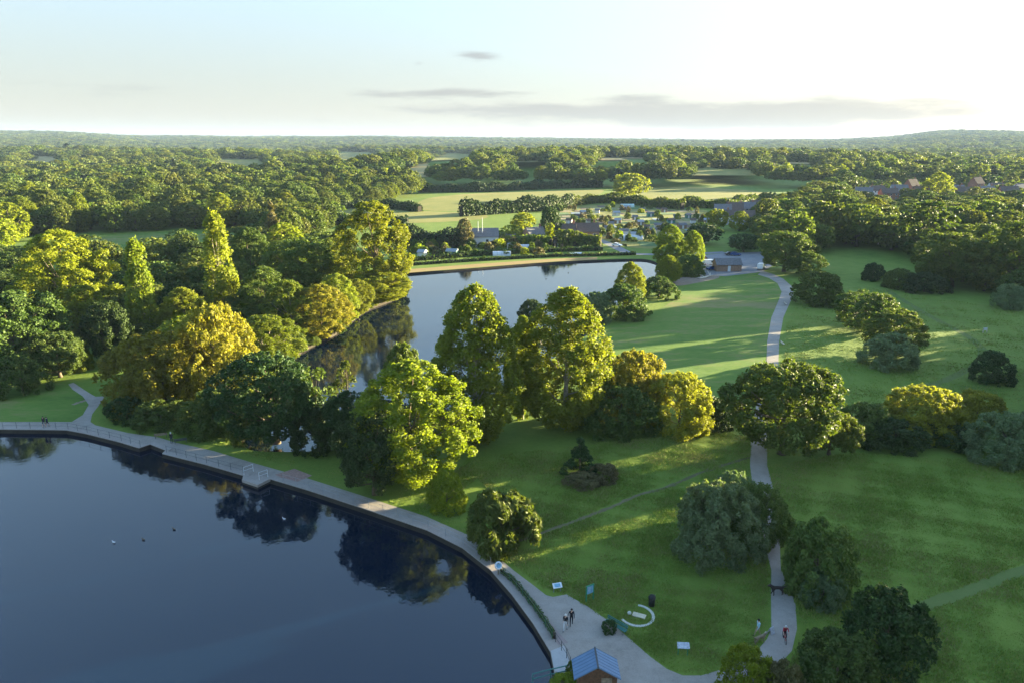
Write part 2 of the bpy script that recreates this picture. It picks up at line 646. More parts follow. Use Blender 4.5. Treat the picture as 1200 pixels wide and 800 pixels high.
# ring vertices (the first ring repeats the inner sheet's rim so that the two meet exactly)
for r in rings:
    k = len(gv)
    a_ = 2 * np.pi * np.arange(NA) / NA
    X, Y = r * np.sin(a_), r * np.cos(a_)
    Z = land(X, Y) if r > R0 else np.full(NA, G)
    gv += list(zip(X.tolist(), Y.tolist(), Z.tolist()))
    if prev is not None:
        for i in range(NA):
            j = (i + 1) % NA
            gf.append((prev + i, k + i, k + j, prev + j)[::-1])
    prev = k
me = bpy.data.meshes.new('ground')
me.from_pydata(gv, [], gf)
me.update()
ground = link('ground', me, M_GROUND)
ground['kind'] = 'structure'
for po in me.polygons:
    pass


def bank(name, loop, mat, inset):
    mb = MB()
    n = len(loop)
    area = sum(loop[i][0] * loop[(i + 1) % n][1] - loop[(i + 1) % n][0] * loop[i][1] for i in range(n))
    sg = 1 if area > 0 else -1
    for i in range(n):
        a, b = Vector(loop[i]), Vector(loop[(i + 1) % n])
        pa, pb = Vector(loop[i - 1]), Vector(loop[(i + 2) % n])
        na = (b - pa).normalized()
        nb = (pb - a).normalized()
        ia = a + Vector((-na.y, na.x)) * sg * inset
        ib = b + Vector((-nb.y, nb.x)) * sg * inset
        mb.add([(a.x, a.y, G), (b.x, b.y, G), (ib.x, ib.y, -1.0), (ia.x, ia.y, -1.0)], [(0, 1, 2, 3)])
    o = mb.build(name, mat)
    o['kind'] = 'structure'
    return o


bank('lake_wall', ln, M_BANK, 0.05)
bank('lake_bank', lf, M_BANK, 0.8)


def water(name, loop):
    o = sheet(name, loop, 0.0, M_WATER)
    return o


water('near_lake_water', ln)
water('far_lake_water', lf)


# far fields on their slopes, a small grid each
def draped(name, poly_px, mat, lift):
    ym_ = sum(p[1] for p in poly_px) / len(poly_px)
    P = [at(x, max(y + (6 if y > ym_ else 0), 172), 6) for x, y in poly_px]
    xs, ys = [p.x for p in P], [p.y for p in P]
    mb = MB()
    n = 8
    pl = [(p.x, p.y) for p in P]
    gx, gy = np.meshgrid(np.linspace(min(xs), max(xs), n * 2 + 1), np.linspace(min(ys), max(ys), n + 1))
    gz = land(gx, gy) + lift
    for i in range(n):
        for j in range(n * 2):
            q = [(i, j), (i, j + 1), (i + 1, j + 1), (i + 1, j)]
            cx, cy = np.mean([gx[a] for a in q]), np.mean([gy[a] for a in q])
            if inpoly([cx], [cy], pl)[0]:
                mb.add([(gx[a], gy[a], gz[a]) for a in q], [(0, 1, 2, 3)])
    if mb.f:
        o = mb.build(name, mat)
        o['kind'] = 'structure'


for poly, kind in FAR_FIELDS:
    draped('distant_field', poly, M_GOLD if kind == 'gold' else M_FIELD, 1.2)

LAWN_PX = [(715, 470), (700, 400), (716, 383), (750, 374), (790, 352), (806, 334), (850, 324), (893, 322), (912, 333), (916, 346), (903, 372), (898, 400), (897, 432), (890, 462), (840, 486), (760, 490)]
sheet('mown_lawn', px_poly(LAWN_PX, smooth=4), G + .012, M_LAWN)
sheet('left_lawn', px_poly([(-80, 493.5), (84, 494), (97, 487), (104, 474), (100, 464), (62, 448), (-80, 462)], smooth=4), G + .012, M_LAWN)
sheet('woodside_field', px_poly([(-120, 292), (0, 287), (60, 282), (150, 274), (265, 271), (290, 275), (200, 284), (130, 291), (0, 303), (-120, 315)], smooth=4), G + .03, M_LAWN)
MID_FIELDS = [
    [(492, 246), (500, 233), (560, 227), (640, 224), (705, 222), (690, 232), (610, 241), (560, 247)],
    [(380, 263), (384, 246), (440, 241), (490, 247.5), (560, 250), (566, 257), (480, 262)],
    [(712, 239), (722, 224), (800, 219), (900, 226), (908, 235), (860, 243), (800, 241)],
]
for i, p in enumerate(MID_FIELDS):
    sheet('field', px_poly(p, smooth=3), G + .06, M_FIELD)
ALLOT_PX = [(640, 272), (652, 246), (730, 239), (800, 243), (838, 252), (836, 280), (800, 290), (745, 291), (700, 281)]
sheet('allotment_ground', px_poly(ALLOT_PX, smooth=3), G + .04, MATS['field_grass'])
sheet('lakeside_allotment_ground', px_poly([(472, 303), (474, 287), (560, 284), (705, 284), (735, 290), (640, 295)], smooth=2), G + .04, M_LAWN)
sheet('dry_bank', px_poly([(462, 322), (470, 316.5), (560, 309.5), (650, 303.5), (700, 301.5), (700, 304.7), (650, 306.8), (560, 313.6), (470, 320.8)]), G + .03, M_SHORE)
sheet('bare_ground', px_poly([(786, 330), (800, 325), (835, 322), (842, 326), (815, 332), (795, 335)], smooth=4), G + .03, M_EARTH)
sheet('car_park', px_poly([(815, 322), (822, 299.5), (850, 297), (900, 295), (905, 312), (893, 319), (850, 324)]), G + .035, M_TARMAC)
road = [at(x, y) for x, y in ((700, 281), (716, 287), (730, 294), (745, 298), (800, 298), (850, 296))]
ro = smooth_line(road, 5)
ribbon('lane', offset_line(ro, 2.2), offset_line(ro, -2.2), G + .05, M_TARMAC)
ro = smooth_line([at(x, y) for x, y in ((470, 311), (560, 305), (650, 300), (735, 297.5))], 5)
ribbon('lakeside_track', offset_line(ro, 1.2), offset_line(ro, -1.2), G + .05, M_PATH)

# promenade and plaza
prom_out = lake_near_px[1:26]
prom_in = [(-200, 492), (0, 494), (84, 494), (97, 486), (104, 474), (97, 464), (85, 456), (80, 450), (86, 448), (104, 460), (112, 464.5), (123, 464), (118, 472), (108, 485), (106, 494), (112, 498), (150, 507), (185, 512), (205, 518), (250, 528), (300, 543),
           (360, 560), (420, 579), (500, 605), (552, 628), (580, 649), (602, 668), (622, 683), (640, 697), (648, 699), (664, 696), (690, 711), (716, 729), (738, 748), (762, 769), (781, 783), (800, 791), (822, 791), (842, 785), (862, 776), (888, 761), (899, 748), (904, 736), (903.5, 692), (904, 668),
           (897, 640), (890, 600), (882, 570), (879, 545), (880, 500), (890, 460), (898, 430), (899, 400), (904, 372), (913, 351), (916, 342), (911, 332), (901, 326), (888, 322),
           (893, 317.5), (906, 321.5), (918, 327), (928, 336), (930, 344), (927, 352), (918, 372), (913, 400), (912, 430), (906, 465), (899, 500), (899, 545), (906, 570), (912, 600), (914, 640), (915, 668), (926, 683), (932, 706), (934, 736), (928, 762), (918, 773), (906, 780), (880, 800), (850, 815), (820, 826), (700, 850)]
prom = [at(x, y) for x, y in prom_out] + [at(652, 840)] + [at(x, y) for x, y in reversed(prom_in)]
prom.insert(len(prom_out), at(651.5, 800))
sheet('footpath', prom, G + .02, M_PATH)
# coping strip along the water, a hand proud of the path
cop = [at(x, y) for x, y in lake_near_px[1:]]


def strip_between(name, line, w_, z0, z1, mat):
    inn = offset_line(line, w_)
    mb = MB()
    for i in range(len(line) - 1):
        a, b, c, d = line[i], line[i + 1], inn[i + 1], inn[i]
        top = [(p.x, p.y, z1) for p in (a, b, c, d)]
        bot = [(p.x, p.y, z0) for p in (a, b, c, d)]
        mb.add(top + bot, [(0, 1, 2, 3), (0, 1, 5, 4), (2, 3, 7, 6)] + ([(3, 0, 4, 7)] if i == 0 else []) + ([(1, 2, 6, 5)] if i == len(line) - 2 else []))
    o = mb.build(name, mat)
    o['kind'] = 'structure'
    return o


strip_between('lakeside_coping', cop[:16], 0.95, G - .25, G + .10, M_COPING)
strip_between('promenade_coping', cop[15:], 1.0, G - .25, G + .10, M_COPING)
# wide pinkish walk between the planted fence and the water, and the pale slab at its end
WALK = [(588, 673), (600, 694), (625, 728), (641, 758), (666, 753), (652, 738), (630, 709), (604, 678)]
sheet('waterside_walk', px_poly(WALK), G + .045, ground_mat('pink_paving', [(0.22, 0.17, 0.155), (0.27, 0.215, 0.20), (0.31, 0.26, 0.24)], (0.3, 1.5, 8.0), bump=0.15, contrast=0.8))
sheet('concrete_slab', px_poly([(645.5, 763), (661, 757), (668, 776), (660, 789), (650, 787)]), G + .115, ground_mat('concrete', [(0.27, 0.27, 0.27), (0.33, 0.33, 0.33), (0.38, 0.38, 0.37)], (0.3, 1.5, 8.0), bump=0.1))
sheet('brick_paving_patch', px_poly([(322, 556), (345, 549), (366, 557), (344, 566)]), G + .045, plain('red_paving', (0.27, 0.17, 0.14), 0.85, 0.2, 3.0))
# worn trails in the grass
for nm, pts, wd, mat in (
        ('mown_strip', ((1056, 722), (1090, 707), (1140, 690), (1200, 667), (1300, 636)), 1.35, M_STRIP),
        ('worn_trail', ((560, 648), (632, 625), (682, 607), (715, 594), (750, 579), (777, 572), (825, 552), (880, 535)), 0.55, ground_mat('worn_grass', [(0.07, 0.08, 0.03), (0.12, 0.11, 0.06), (0.17, 0.15, 0.10)], (0.2, 0.9, 4.0), bump=0.4)),
        ('meadow_track', ((985, 500), (1030, 478), (1075, 456), (1115, 442), (1150, 420), (1140, 398), (1080, 365), (1040, 340)), 1.6, M_STRIP),
        ('lawn_track', ((85, 474), (96, 470), (106, 468)), 0.8, M_EARTH)):
    ln_ = smooth_line([at(x, y) for x, y in pts], 8)
    rr = random.Random(len(nm))
    lft = [p + Vector((rr.uniform(-.15, .15), rr.uniform(-.15, .15), 0)) for p in offset_line(ln_, wd / 2)]
    rgt = [p + Vector((rr.uniform(-.15, .15), rr.uniform(-.15, .15), 0)) for p in offset_line(ln_, -wd / 2)]
    ribbon(nm, lft, rgt, G + .016, mat)

# ================================================================== FOLIAGE
NPR = np.random.RandomState


def unit(v):
    return v / np.maximum(np.linalg.norm(v, axis=-1, keepdims=True), 1e-6)


def leaf_mesh(name, C, Nrm, size, rs, aspect=1.6, droop=0.0):
    n = len(C)
    rnd = unit(rs.normal(size=(n, 3)))
    rnd[:, 2] -= droop
    T = unit(np.cross(Nrm, np.cross(rnd, Nrm)))
    B = np.cross(Nrm, T)
    s = size * rs.uniform(.65, 1.35, (n, 1))
    a, b = T * s * aspect * .5, B * s * .5
    k = Nrm * s * .12
    V = np.stack([C - a, C + b * 1.0 + k, C + a, C - b + k], 1).reshape(-1, 3)
    me = bpy.data.meshes.new(name)
    me.vertices.add(4 * n)
    me.vertices.foreach_set('co', V.astype(np.float32).ravel())
    me.loops.add(4 * n)
    me.loops.foreach_set('vertex_index', np.arange(4 * n, dtype=np.int32))
    me.polygons.add(n)
    me.polygons.foreach_set('loop_start', np.arange(0, 4 * n, 4, dtype=np.int32))
    me.polygons.foreach_set('loop_total', np.full(n, 4, np.int32))
    me.update()
    me.validate()
    return me


def env_oak(t):      # radius of the crown at relative height t
    return np.sqrt(np.clip(1 - ((t - .46) / .56) ** 2, 0, 1))


def env_poplar(t):
    return np.clip(np.interp(t, [0, .06, .2, .4, .6, .8, .93, 1], [.35, .62, .92, 1, .9, .66, .36, .08]), 0, 1)


def env_lime(t):
    return np.interp(t, [0, .08, .25, .45, .65, .82, .94, 1], [.45, .72, .96, 1, .92, .70, .40, .12])


def env_fast(t):
    return np.interp(t, [0, .1, .3, .6, .85, .95, 1], [.55, .8, 1, .95, .66, .35, .06])


def env_bush(t):
    return np.sqrt(np.clip(1 - (t / 1.02) ** 2.4, 0, 1)) * np.interp(t, [0, .12, .3], [.86, .97, 1])


def env_cone(t):
    return np.interp(t, [0, .08, 1], [.85, 1, .04])


# kind: nominal height, width, crown base, envelope, lobes, lobe radius range (of width), leaves, leaf size, z-stretch of lobes, droop
KINDS = {
    'oak': (12, 13, .14, env_oak, 240, (.05, .10), 24000, .26, .85, 0),
    'parkoak': (12, 13, .20, env_oak, 260, (.05, .10), 28000, .26, .85, 0),
    'lime': (16, 11, .07, env_lime, 290, (.045, .09), 38000, .205, 1.05, 0),
    'poplar': (20, 9.5, .04, env_poplar, 520, (.045, .088), 50000, .195, 1.5, .1),
    'fastigiate': (18, 5, .04, env_fast, 70, (.15, .24), 9000, .29, 2.2, 0),
    'willow': (9, 12, .02, env_bush, 300, (.036, .075), 26000, .19, 1.2, .3),
    'shrub': (4.5, 6, .0, env_bush, 180, (.05, .105), 14000, .155, .95, 0),
    'weeping': (7, 7, .05, env_bush, 80, (.08, .14), 9000, .25, 1.5, 1.6),
    'conifer': (9, 5.5, .02, env_cone, 70, (.10, .17), 4200, .30, .7, .5),
    'thin': (10, 4.5, .12, env_poplar, 24, (.12, .2), 900, .30, 1.2, 0),
}


def crown_points(kind, seed, n, leaf):
    H, W, b0, env, nl, (r0, r1), _, _, zs, droop = KINDS[kind]
    rs = NPR(seed)
    # lopsided envelope: a few broad bulges round the stem
    ph = rs.uniform(0, 6.28, 3)
    am = rs.uniform(.05, .17, 3) * (.5 if kind in ('poplar', 'fastigiate') else 1)
    t = rs.beta(1.15, 1.1, nl)
    a = rs.uniform(0, 2 * np.pi, nl)
    q = np.where(rs.rand(nl) < .8, rs.uniform(.72, 1.0, nl), rs.uniform(.1, .7, nl))
    bulge = 1 + am[0] * np.sin(a + ph[0]) + am[1] * np.sin(2 * a + ph[1] + 3 * t) + am[2] * np.sin(3 * a + ph[2] - 4 * t)
    rad = env(t) * bulge * q * W / 2
    lr = rs.uniform(r0, r1, nl) * W * (0.65 + .35 * env(t))
    cz = H * (b0 + (1 - b0) * t)
    cz = np.clip(cz, lr * .35, H - lr * zs * .55)
    rad = np.minimum(rad, np.maximum(W * .5 * bulge * env(t) - lr * .45, 0.02 * W))
    L = np.stack([rad * np.cos(a), rad * np.sin(a), cz], 1)
    wgt = lr ** 2
    idx = rs.choice(nl, n, p=wgt / wgt.sum())
    c = L[idx]
    out = unit(c - np.array([0, 0, H * (.35 if kind != 'conifer' else .2)]))
    d = unit(rs.normal(size=(n, 3)) + out * .75 + np.array([0, 0, .35]))
    k = (rs.uniform(0, 1, n) ** .33)
    k = np.where(rs.rand(n) < .10, k * 1.28, k)   # stray sprays outside the lobe
    sc = np.stack([lr[idx], lr[idx], lr[idx] * zs], 1)
    P = c + d * sc * k[:, None]
    if droop > 1:
        P[:, 2] -= rs.uniform(0, 1, n) ** 2 * H * .12
    P[:, 2] = np.maximum(P[:, 2], leaf * .3 + .05)
    Nn = unit(d * .75 + rs.normal(size=(n, 3)) * .75 + np.array([0, 0, .15]))
    return P, Nn, rs, L


def trunk_mesh(kind, seed, L):
    H, W, b0 = KINDS[kind][:3]
    rr = random.Random(seed)
    mb = MB()
    top = H * (.86 if kind in ('poplar', 'fastigiate', 'conifer', 'thin') else .62)
    r = {'poplar': .32, 'oak': .42, 'parkoak': .45, 'lime': .34, 'fastigiate': .24, 'willow': .22, 'conifer': .15, 'weeping': .2, 'thin': .12}.get(kind, .12)
    pts, rd = [], []
    for i in range(7):
        t = i / 6
        pts.append((rr.uniform(-.02, .02) * W * t, rr.uniform(-.02, .02) * W * t, top * t))
        rd.append(r * (1.35 if i == 0 else 1) * (1 - .85 * t))
    mb.tube(pts, rd, 8)
    order = sorted(range(len(L)), key=lambda i: rr.random())[:14 if kind not in ('shrub',) else 8]
    for i in order:
        e = Vector(L[i])
        s = Vector(pts[0]).lerp(Vector(pts[6]), min(.9, max(.12, e.z / top * .55)))
        m = s.lerp(e, .5) + Vector((0, 0, -.04 * H if kind != 'fastigiate' else -.1 * H))
        mb.tube([s, m, e], [r * .34, r * .2, r * .06], 5, False)
    me = bpy.data.meshes.new(kind + '_trunk')
    me.from_pydata(mb.v, [], mb.f)
    me.polygons.foreach_set('use_smooth', [True] * len(me.polygons))
    me.update()
    return me


TPL = {}


def template(kind, var, lod):
    key = (kind, var, lod)
    if key not in TPL:
        H, W, b0, env, nl, rr_, n, leaf, zs, droop = KINDS[kind]
        if lod == 1:
            n, leaf = int(n * .13), leaf * 2.45
        elif lod == 2:
            n, leaf = int(n * .03), leaf * 4.6
        seed = sum(map(ord, kind)) * 7 + var * 31 + 5
        P, Nn, rs, L = crown_points(kind, seed, n, leaf)
        asp = {'willow': 1.9, 'weeping': 3.4, 'conifer': 2.2, 'fastigiate': 1.8}.get(kind, 1.45)
        TPL[key] = (leaf_mesh(f'{kind}_crown', P, Nn, leaf, rs, asp, {'weeping': 1.6, 'willow': -.3}.get(kind, 0)), trunk_mesh(kind, seed, L))
    return TPL[key]


CROWN_CACHE = {}


def crown_for(kind, var, lod, mat):
    key = (kind, var, lod, mat.name)
    if key not in CROWN_CACHE:
        me = template(kind, var, lod)[0]
        if len(me.materials):
            me = me.copy()
            me.materials.clear()
        me.materials.append(mat)
        CROWN_CACHE[key] = me
    return CROWN_CACHE[key]




def shared_crown(kind, var, lod):
    me = template(kind, var, lod)[0]
    if not len(me.materials):
        me.materials.append(F_OAK)
    return me


TRUNK_CACHE = {}


def trunk_for(kind, var, lod, mat):
    key = (kind, var, mat.name)
    if key not in TRUNK_CACHE:
        me = template(kind, var, lod)[1].copy()
        me.materials.append(mat)
        TRUNK_CACHE[key] = me
    return TRUNK_CACHE[key]


TREES = []           # footprint of every planted thing (x, y, radius)


def plant(name, P, H, W, kind, mat, label, cat='tree', group=None, var=0, lod=0, rz=None, bark=None, bare=False):
    rr = random.Random(int(P.x * 31 + P.y * 17 + len(TREES)))
    H0, W0 = KINDS[kind][:2]
    root = empty(name, (P.x, P.y, P.z), rr.uniform(0, 6.28) if rz is None else rz, label, cat, group)
    root.scale = (W / W0, W / W0, H / H0)
    tr = bpy.data.objects.new('stems' if cat == 'shrub' else 'trunk', trunk_for(kind, var, lod, bark or BARK))
    cr = bpy.data.objects.new('foliage' if cat == 'shrub' else 'crown', shared_crown(kind, var, lod))
    cr.material_slots[0].link = 'OBJECT'
    cr.material_slots[0].material = mat
    for o in (tr, cr):
        COL.objects.link(o)
        o.parent = root
    TREES.append((P.x, P.y, W / 2))
    return root


def plant_px(name, x, yb, yt, wpx, kind, mat, label, cat='tree', group=None, var=0, lod=0, back=.32, bark=None):
    P = at(x, yb)
    W = px_size(P, wpx) * 1.02
    # the visible foot of a crown is its near edge: the stem stands further back
    sc = (P.y + back * W) / P.y
    P = Vector((P.x * sc, P.y * sc, P.z))
    W = px_size(P, wpx) * 1.02
    H = max(0.6, height_to(P, yt))
    return plant(name, P, H, W, kind, mat, label, cat, group, var, lod, bark=bark)


def hedge(line, hgt, wid, mat, label, name='hedge', group=None, dens=7.0, leaf=.45, cat='hedge'):
    """clipped or rough hedge along a line: a leafy body with a stem core"""
    pts = [Vector(p) for p in line]
    seg = [(pts[i], pts[i + 1], (pts[i + 1] - pts[i]).length) for i in range(len(pts) - 1)]
    tot = sum(s[2] for s in seg)
    n = int(tot * (hgt * 2 + wid) * dens)
    rs = NPR(int(abs(pts[0].x) * 7 + pts[0].y) % 9999)
    org = pts[0].copy()
    cum = np.cumsum([0] + [s[2] for s in seg])
    q = rs.uniform(0, tot, n)
    k = np.clip(np.searchsorted(cum, q) - 1, 0, len(seg) - 1)
    A = np.array([s[0][:] for s in seg])[k]
    D = np.array([((s[1] - s[0]) / s[2])[:] for s in seg])[k]
    C = A + D * (q - cum[k])[:, None]
    Nh = np.stack([-D[:, 1], D[:, 0], np.zeros(n)], 1)
    ang = rs.uniform(0, np.pi, n)
    bump = 1 + .16 * np.sin(q / wid * 1.7) + .12 * np.sin(q / wid * .63 + 2) + rs.normal(size=n) * .06
    cy = np.sign(np.cos(ang)) * np.abs(np.cos(ang)) ** .45 * wid / 2
    cz = np.sin(ang) ** .5 * hgt * bump
    kk = rs.uniform(.75, 1.0, n)
    P = C + Nh * (cy * kk)[:, None]
    P[:, 2] = org.z + cz * np.where(rs.rand(n) < .5, 1, rs.uniform(.1, 1, n))
    Nn = unit(Nh * np.cos(ang)[:, None] + np.array([0, 0, 1]) * np.sin(ang)[:, None] + rs.normal(size=(n, 3)) * .6)
    P -= np.array(org[:])
    root = empty(name, org, 0, label, cat, group)
    link('foliage', leaf_mesh('hedge_foliage', P, Nn, leaf, rs, 1.4), mat, root)
    mb = MB()
    for a, b, l_ in seg:
        c = (a + b) / 2 - org
        mb.box((c.x, c.y, hgt * .36), (l_, wid * .5, hgt * .72), math.atan2(b.y - a.y, b.x - a.x))
    mb.build('stems', MATS['dark_bank'], root)
    return root

